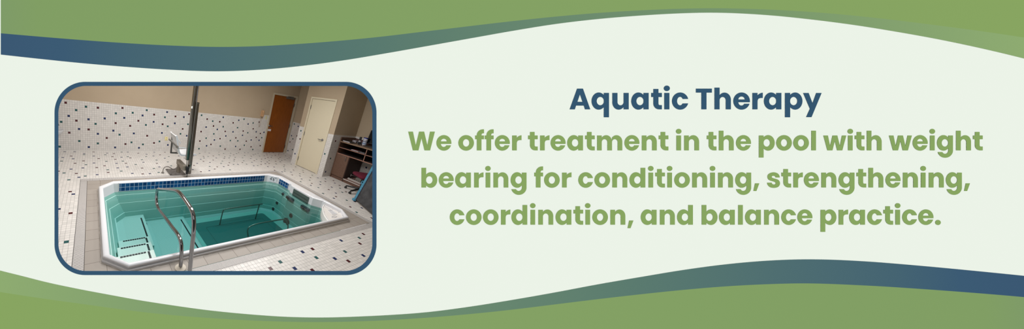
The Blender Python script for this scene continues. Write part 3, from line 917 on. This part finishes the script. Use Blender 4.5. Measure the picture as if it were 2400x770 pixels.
# material coordinates of parts follow the pool origin
for m_ in (m_btile, m_btiley, m_dot, m_dotf):
    pass
ca = Vector((3.975, 4.262, 0)); cb = Vector((4.212, 4.077, 0))
cd = (cb - ca).normalized(); cn = Vector((-cd.y, cd.x, 0)) * -1
if cn.dot(Vector((-1, -1, 0))) < 0: cn = -cn
cm = (ca + cb) / 2
def chm(u, v, w): 
    p = cm + cd * u + cn * (.012 + w); return (p.x, p.y, v)
b = MB(); b.prism([(-.098, -.092), (.098, -.092), (.098, .066), (-.098, .066)], 0, .006, fn=chm); dm = b.build('depth_marker', mat('marker_white', (236, 238, 243), .25), pool)
tm = Matrix((cd, Vector((0, 0, 1)), cn)).transposed().to_4x4()
o = text_mesh("4'6\"", .145, Matrix.Translation(cm + cn * .019 + Vector((0, 0, -.012))) @ tm @ Matrix.Diagonal((.72, 1.0, 1, 1)), 'depth_digits', mat('digits_black', (34, 32, 40), .4), dm, .0006, 0)
b = MB()
for P in ([(-.086, -.075), (.086, -.075), (.086, -.073), (-.086, -.073)], [(-.086, .050), (.086, .050), (.086, .052), (-.086, .052)],
          [(-.086, -.073), (-.084, -.073), (-.084, .050), (-.086, .050)], [(.084, -.073), (.086, -.073), (.086, .050), (.084, .050)]):
    b.prism(P, .006, .007, fn=chm)
b.build('marker_border', mat('marker_line', (165, 168, 178), .4), dm)
# grey maker's plate
xp = 4.13
pr = rrect(3.005, 3.470, -.125, .038, .010, 3)
b = MB(); b.prism(pr, 0, -.012, fn=lambda u, v, w: (xp + w, u, v)); pl = b.build('name_plate', mat('plate_grey', (80, 93, 87), .45), pool, .002)
tm = Matrix((Vector((0, -1, 0)), Vector((0, 0, 1)), Vector((-1, 0, 0)))).transposed().to_4x4()
text_mesh('HYDROWORX', .062, Matrix.Translation((xp - .0125, 3.235, -.045)) @ tm @ Matrix.Diagonal((1.02, .55, 1, 1)), 'plate_lettering', mat('plate_ink', (24, 28, 30), .5), pl, .0004, .0006)
# water jets and intakes in the end wall
m_jet = mat('jet_dark', (30, 52, 56), .4)
for y, z, r, x in ((3.79, -.255, .034, 4.155), (3.885, -.555, .036, 4.125), (3.945, -.76, .040, 4.108), (3.33, -.59, .052, 4.085), (3.40, -.80, .095, 4.062)):
    b = MB(); b.lathe([(r, .05), (r, 0), (r * .92, -.008), (r * .6, -.010), (r * .55, -.004), (r * .1, -.006)], (x, y, z), 'x', 24)
    o = b.build('jet', m_jet, pool)
for y0, y1, z0, z1 in ((3.365, 3.595, -.262, -.190), (2.905, 3.125, -.262, -.188)):
    b = MB(); b.prism(rrect(y0, y1, z0, z1, .022, 5), 4.06, 4.13, fn=lambda u, v, w: (w, u, v))
    g = b.build('intake', m_jet, pool, .008)
    b = MB(); ym = (y0 + y1) / 2
    for k in range(5): b.box(4.052, 4.062, ym - .012 + k * .018, ym - .004 + k * .018, z0 + .012, z1 - .012)
    b.build('grille', mat('jet_black', (8, 16, 18), .5), g)
b = MB(); b.lathe([(.03, .02), (.034, 0), (.02, -.01)], (.888, 3.93, -.67), 'x'); b.build('jet', m_jet, pool)
# two stainless rails standing on the pool floor
m_ss = mat('stainless_tube', (150, 150, 152), .12, 1.0)
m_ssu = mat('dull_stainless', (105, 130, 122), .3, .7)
b = MB()
b.tube([(2.445, 3.775, -.85), (2.448, 3.768, -.70), (2.452, 3.75, -.50), (2.462, 3.745, -.462), (2.49, 3.745, -.445), (2.56, 3.745, -.440), (3.0, 3.745, -.438), (3.52, 3.745, -.437)], .0135, 10)
b.tube([(3.43, 3.745, -.44), (3.43, 3.78, -.85)], .0135, 10)
o = b.build('grab_rail', m_ssu, pool); o['label'] = 'far underwater steel rail'
b = MB()
b.tube(crom([(2.56, 2.90, -.85), (2.555, 2.90, -.60), (2.51, 2.90, -.45), (2.51, 2.90, -.38), (2.56, 2.90, -.338), (2.70, 2.90, -.314), (3.0, 2.90, -.312), (3.32, 2.90, -.318), (3.43, 2.90, -.345),
             (3.50, 2.90, -.41), (3.56, 2.90, -.52), (3.58, 2.90, -.70), (3.58, 2.90, -.85)], 4), .0135, 10)
o = b.build('grab_rail', m_ssu, pool); o['label'] = 'near underwater steel rail with bent ends'
# moulded corner cover
cv = [(4.235, 2.715), (4.296, 2.33), (4.14, 2.165), (3.69, 2.17), (3.735, 2.26), (3.81, 2.37), (3.90, 2.47), (3.99, 2.55), (4.075, 2.62), (4.145, 2.665)]
b = MB(); b.prism(cv, -.16, .020)
cc_ = b.build('corner_cover', mat('warm_white_acrylic', (232, 226, 220), .3), pool, .012, 3); cc_['label'] = 'white moulded corner cover with a curved front'
b = MB()
sc_ = lambda P, k, c: [(c[0] + (x - c[0]) * k, c[1] + (y - c[1]) * k) for x, y in P]
cen = (4.06, 2.40)
b.loops([lp(sc_(cv, .93, cen), .020), lp(sc_(cv, .93, cen), .028), lp(sc_(cv, .88, cen), .028), lp(sc_(cv, .88, cen), .020)])
b.build('raised_lip', m_acr, cc_)
b = MB()
def ov(cx_, cy2, a, b2, ang):
    return [(cx_ + a * math.cos(q) * math.cos(ang) - b2 * math.sin(q) * math.sin(ang), cy2 + a * math.cos(q) * math.sin(ang) + b2 * math.sin(q) * math.cos(ang)) for q in [2 * PI * k / 20 for k in range(20)]]
for c in ((4.165, 2.55, .085, .028, 1.7), (3.97, 2.27, .085, .028, .1)):
    b.loops([lp(ov(*c), .020), lp(ov(*c), .027), lp(ov(c[0], c[1], c[2] * .8, c[3] * .6, c[4]), .027), lp(ov(c[0], c[1], c[2] * .8, c[3] * .6, c[4]), .021)])
q = [(4.20, 2.46), (4.14, 2.32), (4.01, 2.34), (4.08, 2.50)]
b.loops([lp(q, .020), lp(q, 0.0255), lp(sc_(q, .8, (4.11, 2.41)), 0.0255), lp(sc_(q, .8, (4.11, 2.41)), .021)], cap1=True)
b.build('finger_grip', m_acr, cc_)
for x, y in ((4.20, 2.655), (4.245, 2.50), (4.255, 2.37), (4.09, 2.60), (3.93, 2.46), (3.80, 2.31)):
    b = MB(); b.lathe([(.006, 0), (.006, .003)], (x, y, .020), 'z', 8)
    b.build('screw', mat('screw_dark', (70, 66, 62), .5), cc_)

# water -------------------------------------------------------------
wp = outset(inn(.187, 2.162, 4.251, .009), .004)
b = MB(); b.prism(wp[::-1], -.95, WZ)
m_w = bpy.data.materials.new('pool_water'); m_w.use_nodes = True
nt = m_w.node_tree; nt.nodes.clear()
out = nd(nt, 'ShaderNodeOutputMaterial')
tr = nd(nt, 'ShaderNodeBsdfTransparent'); gl = nd(nt, 'ShaderNodeBsdfGlossy'); gl.inputs['Roughness'].default_value = 0.02
fr = nd(nt, 'ShaderNodeFresnel'); fr.inputs['IOR'].default_value = 1.33
ms = nd(nt, 'ShaderNodeMixShader')
nz = nd(nt, 'ShaderNodeTexNoise'); nz.inputs['Scale'].default_value = 2.2; nz.inputs['Detail'].default_value = 1.0
tc = nd(nt, 'ShaderNodeTexCoord'); nt.links.new(tc.outputs['Object'], nz.inputs['Vector'])
bu = nd(nt, 'ShaderNodeBump'); bu.inputs['Strength'].default_value = .10; bu.inputs['Distance'].default_value = .05
nt.links.new(nz.outputs[0], bu.inputs['Height']); nt.links.new(bu.outputs[0], gl.inputs['Normal'])
nt.links.new(fr.outputs[0], ms.inputs[0]); nt.links.new(tr.outputs[0], ms.inputs[1]); nt.links.new(gl.outputs[0], ms.inputs[2])
nt.links.new(ms.outputs[0], out.inputs['Surface'])
va = nd(nt, 'ShaderNodeVolumeAbsorption'); va.inputs['Color'].default_value = (.05, .56, .58, 1); va.inputs['Density'].default_value = 1.0
nt.links.new(va.outputs[0], out.inputs['Volume'])
wo = b.build('pool_water', m_w, None)
tag(wo, 'clear teal water filling the white rimmed pool', 'water', kind='stuff')

# ------------------------------------------------------------------ stainless stair rail
hr = thing('pool_handrail', (.86, 1.98, 0), 'bent stainless steel handrail looping out over the pool from the near deck', 'handrail')
x0 = .86
P = [(x0, 1.733, .002), (x0, 1.736, .18), (x0, 1.757, .42), (x0, 1.77, .62), (x0, 1.805, .735), (x0, 1.87, .785), (x0, 1.98, .797), (x0, 2.177, .798), (x0, 2.30, .785), (x0, 2.42, .745),
     (x0, 2.724, .615), (x0, 3.03, .478), (x0, 3.135, .435), (x0, 3.195, .385), (x0, 3.215, .31), (x0, 3.20, .225), (x0, 3.155, .170), (x0, 3.06, .155), (x0, 2.953, .168), (x0, 2.667, .222),
     (x0, 2.39, .268), (x0, 2.21, .302), (x0, 2.11, .306), (x0, 2.045, .28), (x0, 2.01, .215), (x0, 1.990, .12), (x0, 1.982, .002)]
b = MB(); b.tube(crom(P, 6), .0225, 18); b.build('tube', m_ss, hr)
for y in (1.733, 1.982):
    b = MB(); b.lathe([(.062, .0), (.063, .006), (.056, .014), (.036, .018), (.030, .024), (.023, .026)], (x0, y, .0005), 'z', 28)
    b.build('flange', mat('cream_flange', (224, 214, 198), .35), hr)
# ------------------------------------------------------------------ pool lift
m_lift = mat('lift_steel', (132, 130, 124), .22, 1.0)
m_liftd = noise_mat('lift_dull_steel', (128, 119, 106), (150, 141, 127), 9, .38, metal=.5)
m_plate = noise_mat('lift_plate_grey', (98, 92, 88), (122, 116, 112), 14, .5, metal=.3)
m_blk = mat('black_rubber', (20, 22, 24), .5)
lift = thing('pool_lift', (1.70, 4.87, 0), 'stainless steel pool lift with a tall pole and white plastic seat behind the pool', 'pool lift')
b = MB(); b.box(1.515, 1.89, 4.672, 5.07, .001, .014); bp_ = b.build('base_plate', m_plate, lift, .003)
for x, y in ((1.545, 4.71), (1.86, 4.71), (1.545, 5.03), (1.86, 5.03)):
    b = MB(); b.lathe([(.014, 0), (.014, .010), (.008, .014)], (x, y, .014), 'z', 6); b.build('bolt', mat('bolt_dark', (50, 46, 42), .5, .6), bp_)
b = MB(); b.box(1.715, 1.795, 4.79, 4.87, .014, .20); b.build('post', m_liftd, lift, .006)
b = MB(); b.box(1.735, 1.825, 4.50, 4.975, .175, .285); b.build('arm', m_liftd, lift, .006)
b = MB(); b.lathe([(.046, .09), (.048, .10), (.048, .30), (.0485, .302), (.0485, .312), (.048, .314), (.048, 1.64), (.052, 1.645), (.052, 1.665), (.03, 1.668)], (1.906, 4.55, 0), 'z', 32); b.build('cylinder', m_lift, lift)
b = MB(); b.lathe([(.016, 1.66), (.016, 2.75)], (1.890, 4.55, 0), 'z', 20); b.build('piston_rod', mat('bright_chrome', (205, 205, 210), .08, 1.0), lift)
b = MB(); b.lathe([(.040, .41), (.042, .42), (.042, 2.75)], (1.832, 4.555, 0), 'z', 28); b.build('mast', m_lift, lift)
b = MB(); b.box(1.775, 1.80, 4.50, 4.512, 1.53, 1.575); b.build('stop_block', mat('white_plastic', (226, 226, 220), .4), lift, .002)
b = MB(); b.box(1.79, 1.862, 4.455, 4.50, .215, .275); b.box(1.80, 1.85, 4.46, 4.49, .105, .215); b.lathe([(.008, .035), (.008, .11)], (1.835, 4.475, 0), 'z', 10)
b.box(1.825, 1.855, 4.45, 4.48, .17, .26); b.build('valve', m_blk, lift, .003)
b = MB()
for x in (1.803, 1.822): b.tube([(x, 4.50, .26), (x, 4.51, .43)], .006, 8)
b.build('hydraulic_line', m_lift, lift)
b = MB(); b.tube(crom([(1.395, 4.85, .02), (1.405, 4.85, .09), (1.44, 4.85, .142), (1.505, 4.85, .152), (1.57, 4.85, .118), (1.62, 4.85, .090), (1.68, 4.84, .105), (1.715, 4.83, .14)], 6), .009, 10)
b.lathe([(.035, .0), (.035, .012), (.012, .02), (.012, .03)], (1.395, 4.85, .001), 'z', 14)
b.build('hose', mat('grey_hose', (112, 106, 100), .5), lift)
# seat
m_seat = mat('seat_white_plastic', (206, 206, 207), .3)
prof = [(1.545, .930), (1.560, .905), (1.575, .85), (1.598, .74), (1.622, .64), (1.645, .565), (1.675, .522), (1.72, .503), (1.80, .500), (1.90, .506), (1.98, .516), (2.03, .516), (2.05, .502)]
pc = [(v.x, v.y) for v in crom([(x, z, 0) for x, z in prof], 4)]
L = []
for i, (x, z) in enumerate(pc):
    a = Vector(pc[max(0, i - 1)]); c = Vector(pc[min(len(pc) - 1, i + 1)]); t = (c - a).normalized(); nn = Vector((t.y, -t.x)) * -1
    row_u, row_l = [], []
    for k in range(9):
        u = -1 + 2 * k / 8
        hw = .205
        dish = .018 * u ** 4
        row_u.append((x + nn.x * dish, 4.80 + u * hw, z + nn.y * dish))
        row_l.append((x - nn.x * .02, 4.80 + u * (hw + .006), z - nn.y * .02))
    L.append(row_u + row_l[::-1])
b = MB(); b.loops(L, smooth=True, cap0=True, cap1=True); seat = b.build('seat', m_seat, lift)
m_edge = mat('seat_edge_grey', (178, 182, 186), .4)
b = MB(); b.tube([(x + .004, 4.592, z) for x, z in pc], .006, 8); b.build('seat_edge', m_edge, seat)
b = MB()
b.tube([(1.39, 4.575, .865), (1.40, 4.575, .855), (1.565, 4.575, .715), (1.575, 4.575, .705)], [.019, .021, .021, .019], 14)
b.lathe([(.026, -.02), (.030, -.01), (.030, .012), (.01, .02)], (1.585, 4.585, .69), 'y', 16)
o = b.build('armrest', mat('armrest_grey', (122, 115, 108), .45), lift); o['label'] = 'thick grey near armrest swung up'
b = MB(); b.tube(crom([(1.60, 5.015, .775), (1.66, 5.015, .785), (1.72, 5.015, .77), (1.78, 5.015, .70), (1.81, 5.015, .655)], 4), .011, 10)
o = b.build('armrest', m_edge, lift); o['label'] = 'slim bent far armrest bar'
b = MB(); b.tube([(1.60, 4.585, .675), (1.72, 4.585, .672), (1.84, 4.585, .655)], .010, 8); b.build('side_bar', m_edge, lift)
b = MB(); b.box(1.560, 1.590, 4.93, 4.965, .455, .89); b.build('seat_frame', m_dks := mat('dark_steel', (96, 94, 92), .4, .7), lift)
b = MB(); b.prism([(1.56, 4.93), (1.80, 4.90), (1.86, 4.60), (1.90, 4.61), (1.83, 4.935), (1.56, 4.965)], .44, .468); b.build('seat_bracket', m_dks, lift)

# ------------------------------------------------------------------ desk
m_lam = noise_mat('brown_laminate', (98, 72, 58), (106, 79, 64), 30, .5)
m_edge2 = mat('laminate_edge_pink', (150, 108, 92), .5)
m_top = noise_mat('desktop_laminate', (124, 100, 80), (134, 109, 88), 20, .4)
m_in = mat('laminate_inside_shaded', (48, 36, 33), .6)  # darker laminate copy: shade inside the shelves put into the colour
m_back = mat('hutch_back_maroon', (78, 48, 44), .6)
DX = 6.258; DY0 = 2.05; DY1 = 4.075
dk = thing('desk', (6.6, 3.3, 0), 'brown laminate desk unit with open shelves and a low cabinet against the right wall', 'desk')
b = MB(); b.box(DX - .012, XF - .01, DY1 - .022, DY1, 0, 1.215); b.build('side_panel', m_lam, dk, .002)
b = MB(); b.box(DX - .02, XF - .01, DY0, DY1 - .022, 1.076, 1.106); b.build('desktop', m_top, dk, .003)
b = MB(); b.box(XF - .035, XF - .012, DY0, DY1 - .022, 1.106, 1.205); b.build('back_rail', m_back, dk)
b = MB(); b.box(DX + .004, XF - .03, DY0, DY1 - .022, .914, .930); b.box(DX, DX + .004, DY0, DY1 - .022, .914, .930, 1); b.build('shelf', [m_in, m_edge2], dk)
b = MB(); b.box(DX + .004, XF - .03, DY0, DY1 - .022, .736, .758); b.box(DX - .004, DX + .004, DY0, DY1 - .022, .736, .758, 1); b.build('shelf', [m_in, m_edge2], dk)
b = MB(); b.box(XF - .03, XF - .012, DY0, DY1 - .022, .736, 1.076); b.build('back_panel', mat('shelf_back_shaded', (28, 20, 19), .7), dk)  # near-black colour carries the shade at the back of the shelves
for y in (3.272, 2.62):
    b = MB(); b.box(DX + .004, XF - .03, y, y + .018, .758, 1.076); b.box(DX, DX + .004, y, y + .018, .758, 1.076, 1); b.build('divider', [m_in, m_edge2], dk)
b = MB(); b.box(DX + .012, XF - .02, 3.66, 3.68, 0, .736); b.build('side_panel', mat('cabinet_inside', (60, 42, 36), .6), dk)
b = MB(); b.box(DX + .022, DX + .04, DY0, DY1 - .022, 0, .098); b.build('toe_kick', mat('toe_brown', (96, 68, 54), .6), dk)
b = MB(); b.box(DX + .008, XF - .02, DY0, 3.66, .082, .100); b.build('floor_board', mat('board_brown', (128, 98, 88), .6), dk)
b = MB(); b.box(DX + .002, DX + .010, DY0, 3.66, .080, .102); b.build('edge_strip', mat('edge_white', (190, 178, 172), .5), dk)
b = MB(); b.box(DX - .008, DX + .012, 3.672, DY1 - .026, .10, .733); dd = b.build('cabinet_door', m_lam, dk, .002)
b = MB(); b.tube(crom([(DX - .008, 3.745, .60), (DX - .034, 3.745, .615), (DX - .036, 3.745, .66), (DX - .034, 3.745, .705), (DX - .008, 3.745, .72)], 4), .005, 8); b.build('door_handle', m_steel, dd)
b = MB(); b.lathe([(.010, 0), (.010, -.006), (.004, -.008)], (DX - .008, 3.835, .700), 'x', 12); b.build('lock', m_steel, dd)
b = MB(); b.tube([(6.36 + .022 * math.cos(q), 3.335, .712 + .03 * math.sin(q)) for q in [2 * PI * k / 16 for k in range(17)]], .004, 6); b.build('cable_loop', m_dark, dk)

# things on and in the desk
m_bk = mat('binder_black', (26, 24, 26), .45)
b = MB()
b.prism([(3.76, 1.1075), (4.035, 1.1075), (4.035, 1.150), (3.76, 1.116)], 6.30, 6.58, fn=lambda u, v, w: (w, u, v))
bi = b.build('ring_binder', m_bk, None, .003); tag(bi, 'black ring binder lying open edge out on the desk next to its end panel', 'binder')
b = MB()
for k in range(6): b.box(6.285, 6.31, 3.80 + k * .004, 4.01, 1.111 + k * .004, 1.1135 + k * .004)
b.build('paper_pages', mat('page_white', (205, 198, 200), .8), bi)
b = MB(); b.lathe([(.032, 0), (.034, .01), (.034, .055), (.028, .06), (.028, .11), (.030, .112), (.030, .20), (.028, .205)], (6.62, 3.735, 1.107), 'z', 20)
dp = b.build('pump_bottle', m_bk); tag(dp, 'tall black bottle standing on the desk between binder and wipes tub', 'bottle')
b = MB(); b.lathe([(.0295, .062), (.0295, .105)], (6.62, 3.735, 1.107), 'z', 20); b.build('bottle_label', mat('label_grey', (170, 165, 165), .6), dp)
tubx = (6.69, 3.63, 1.107)
b = MB(); b.lathe([(.052, 0), (.054, .006), (.054, .175), (.050, .185)], tubx, 'z', 28); tb = b.build('wipes_tub', mat('tub_white', (218, 216, 224), .35)); tag(tb, 'white wipes tub with a blue lid standing on the desk', 'tub')
b = MB(); b.lathe([(.056, .186), (.057, .190), (.057, .207), (.050, .212)], tubx, 'z', 28); b.build('lid', mat('lid_blue', (32, 44, 130), .35), tb)
b = MB(); b.lathe([(.0546, .02), (.0546, .075)], tubx, 'z', 28); b.build('tub_label', mat('label_pale_blue', (140, 158, 188), .5), tb)
b = MB(); b.lathe([(.0547, .095), (.0547, .115)], tubx, 'z', 28); b.build('label_stripe', mat('label_navy', (34, 62, 100), .5), tb)
b = MB(); b.lathe([(.0546, .140), (.0546, .155)], tubx, 'z', 28); b.build('label_print', mat('print_dark', (96, 96, 108), .5), tb)
b = MB(); b.box(6.70, 6.80, 3.88, 3.99, 1.1065, 1.165); o = b.build('small_box', noise_mat('box_print', (176, 176, 186), (120, 104, 104), 30, .6), None, .002); tag(o, 'small white printed box behind the black binder on the desk', 'box')
b = MB(); b.box(6.72, 6.80, 3.765, 3.84, 1.1065, 1.155); o = b.build('small_box', noise_mat('box_print_grey', (176, 182, 192), (82, 112, 132), 34, .6), None, .002); tag(o, 'small grey and blue carton behind the black bottle on the desk', 'box')
b = MB(); b.loops([[(6.50 + .034 * s * math.cos(q), 3.63 + .055 * s * math.sin(q), z) for q in [2 * PI * k / 20 for k in range(20)]] for s, z in ((.9, 1.1065), (1, 1.114), (.9, 1.128), (.5, 1.137))], smooth=True, cap0=True, cap1=True)
o = b.build('computer_mouse', m_bk); tag(o, 'black computer mouse on the desk in front of the wipes tub', 'mouse')
b = MB(); b.box(6.47, 6.62, 3.10, 3.53, 1.1065, 1.125); kb = b.build('keyboard', mat('keyboard_black', (30, 28, 30), .5), None, .004); tag(kb, 'black keyboard lying on the desk in front of the screen', 'keyboard')
b = MB()
for r in range(5):
    for k in range(18): b.box(6.482 + r * .026, 6.502 + r * .026, 3.115 + k * .0228, 3.133 + k * .0228, 1.125, 1.130)
b.build('key_block', mat('keys_black', (44, 42, 44), .5), kb)
mo = thing('monitor', (6.78, 3.36, 1.107), 'black computer screen on the desk cut off by the right edge of the window', 'monitor')
def tilt(x, y, z): return (x + (z - 1.15) * .16, y, z)
b = MB(); P = rrect(3.08, 3.632, 1.175, 1.545, .012, 3)
b.prism(P, 6.752, 6.79, fn=lambda u, v, w: tilt(w, u, v)); b.build('bezel', mat('bezel_black', (22, 22, 26), .35), mo, .003)
P = rrect(3.10, 3.612, 1.20, 1.525, .004, 2)
b = MB(); b.prism(P, 6.749, 6.753, fn=lambda u, v, w: tilt(w, u, v)); b.build('screen', mat('screen_off', (10, 12, 20), .12), mo)
b = MB(); b.box(6.80, 6.83, 3.31, 3.39, 1.108, 1.32); b.box(6.74, 6.92, 3.24, 3.46, 1.107, 1.117); b.build('stand', m_bk, mo, .003)
sc2 = [(.0, .010, (150, 146, 150)), (.010, .018, (190, 185, 188)), (.018, .024, (120, 60, 50))]
for i, (z0, z1, c) in enumerate(sc2):
    b = MB(); b.box(6.33 + i * .006, 6.52, 3.52 + i * .02, 3.74 - i * .012, .9305 + z0, .9305 + z1)
    o = b.build('magazine', mat('magazine_%d_cover' % i, c, .6)); tag(o, ['pale grey magazine lowest of three on the upper desk shelf', 'white magazine in the middle of three on the upper desk shelf', 'reddish booklet on top of the magazines on the upper desk shelf'][i], 'magazine')
b = MB(); b.box(6.34, 6.56, 3.36, 3.50, .9305, .936); o = b.build('paper_sheet', mat('sheet_white', (160, 156, 160), .8)); tag(o, 'loose white papers on the upper desk shelf near the divider', 'papers')
b = MB(); b.prism([(3.20, .1005), (3.60, .1005), (3.60, .150), (3.20, .150)], 6.36, 6.42, fn=lambda u, v, w: (w, u, v))
ps = b.build('power_strip', mat('strip_grey_white', (172, 164, 158), .5), None, .005); tag(ps, 'long off white power strip on the board under the desk', 'power strip')
for k in range(6):
    b = MB(); b.box(6.372, 6.408, 3.235 + k * .058, 3.265 + k * .058, .150, .153); b.build('socket', m_dark, ps)
b = MB(); b.box(6.50, 6.72, 3.18, 3.46, .1005, .20); o = b.build('adapter_box', mat('adapter_grey', (120, 116, 108), .5), None, .008); tag(o, 'grey box behind the power strip under the desk', 'box')

# ------------------------------------------------------------------ office chair
m_maroon = noise_mat('maroon_fabric', (84, 12, 34), (98, 18, 42), 60, .9)
ch = thing('office_chair', (5.92, 2.96, 0), 'maroon upholstered office chair on a black wheeled base tucked at the desk', 'chair')
b = MB(); L = []
for s, z in ((.90, .425), (1.0, .445), (1.02, .47), (.97, .495), (.80, .508)):
    L.append([(5.96 + (x * .88 + y * .47) * s, 2.96 + (y * .88 - x * .47) * s, z) for x, y in rrect(-.23, .23, -.23, .23, .09, 6)])
b.loops(L, smooth=True, cap0=True, cap1=True); b.build('seat', m_maroon, ch)
b = MB(); b.lathe([(.028, .10), (.028, .28), (.045, .285), (.045, .38), (.14, .41), (.15, .425)], (5.92, 2.96, 0), 'z', 18); b.build('gas_column', m_blk, ch)
for k in range(5):
    a = math.radians(174 + 72 * k); c, s = math.cos(a), math.sin(a)
    b = MB(); b.tube([(5.92, 2.96, .115), (5.92 + .10 * c, 2.96 + .10 * s, .112), (5.92 + .33 * c, 2.96 + .33 * s, .075)], [.034, .028, .018], 8)
    leg = b.build('leg', m_blk, ch)
    b = MB()
    ex, ey = 5.92 + .335 * c, 2.96 + .335 * s
    b.tube([(ex - s * .022, ey + c * .022, .028), (ex - s * .006, ey + c * .006, .028)], .028, 14); b.tube([(ex + s * .022, ey - c * .022, .028), (ex + s * .006, ey - c * .006, .028)], .028, 14)
    b.tube([(ex, ey, .028), (ex, ey, .08)], .010, 8)
    b.build('caster', m_blk, leg)
b = MB(); b.tube([(5.90, 3.10, .40), (5.80, 3.22, .40)], .006, 8); b.tube([(5.80, 3.22, .37), (5.796, 3.22, .43)], .007, 8); b.build('lever', m_steel, ch)

# ------------------------------------------------------------------ dark panel with teal edging at the right
B0 = Vector((5.275, 2.685, 0)); bd_ = Vector((-.40, -.70, 0)).normalized(); ud = Vector((.42, .035, .86)).normalized()
nrm = bd_.cross(ud).normalized()
if nrm.x > 0: nrm = -nrm
def pn(u, v, w): return tuple(B0 + bd_ * u + ud * v + nrm * w)
m_mesh = noise_mat('charcoal_fabric', (50, 50, 52), (70, 70, 72), 7, .8, bump=.4)
m_teal = noise_mat('teal_fabric', (50, 112, 138), (72, 134, 160), 18, .7, bump=.3)
pa = thing('folding_screen', (B0.x, B0.y, 0), 'leaning charcoal fabric panel with teal edging at the right edge of the window', 'panel')
b = MB(); b.prism([(.07, .055), (1.35, .03), (1.35, 1.30), (.07, 1.30)], -.02, .012, fn=pn); b.build('fabric_panel', m_mesh, pa, .006)
b = MB(); b.prism([(.050, .04), (.072, .05), (.072, 1.30), (.050, 1.30)], -.022, .015, fn=pn); b.build('dark_piping', mat('piping_navy', (24, 28, 44), .7), pa)
b = MB(); L = []
for i in range(20):
    v = .02 + 1.28 * i / 19
    wv = .004 * math.sin(i * 1.9); hw = .042 + .004 * math.sin(i * 2.7)
    L.append([pn(.008 + wv + hw * math.cos(q), v, .026 * math.sin(q)) for q in [2 * PI * k / 12 for k in range(12)]])
b.loops(L, smooth=True, cap0=True, cap1=True); b.build('teal_edging', m_teal, pa)
b = MB(); b.prism([(-.055, .0), (.03, -.005), (.04, .055), (-.05, .05)], -.03, .03, fn=pn); b.build('foot_cap', m_teal, pa, .008)
b = MB(); b.tube([pn(-.03, .50, 0), pn(-.07, .495, .0), pn(-.085, .47, 0), pn(-.08, .44, 0), pn(-.06, .425, 0), pn(-.03, .44, 0)], .012, 10); b.build('strap_loop', m_teal, pa)

# ------------------------------------------------------------------ lamps of the room
def area(name, loc, sx, sy, e, col=(1, .985, .975)):
    l = bpy.data.lights.new(name, 'AREA'); l.shape = 'RECTANGLE'; l.size = sx; l.size_y = sy; l.energy = e; l.color = col
    o = bpy.data.objects.new(name, l); COL.objects.link(o); o.location = loc
    return o
area('ceiling_lamp', (.8, 4.5, CEIL - .03), .6, 1.2, 52)
area('ceiling_lamp', (3.7, 3.9, CEIL - .03), 1.2, .6, 68)
area('ceiling_lamp', (1.2, 2.8, CEIL - .03), 1.2, .6, 78, (.95, .97, 1))
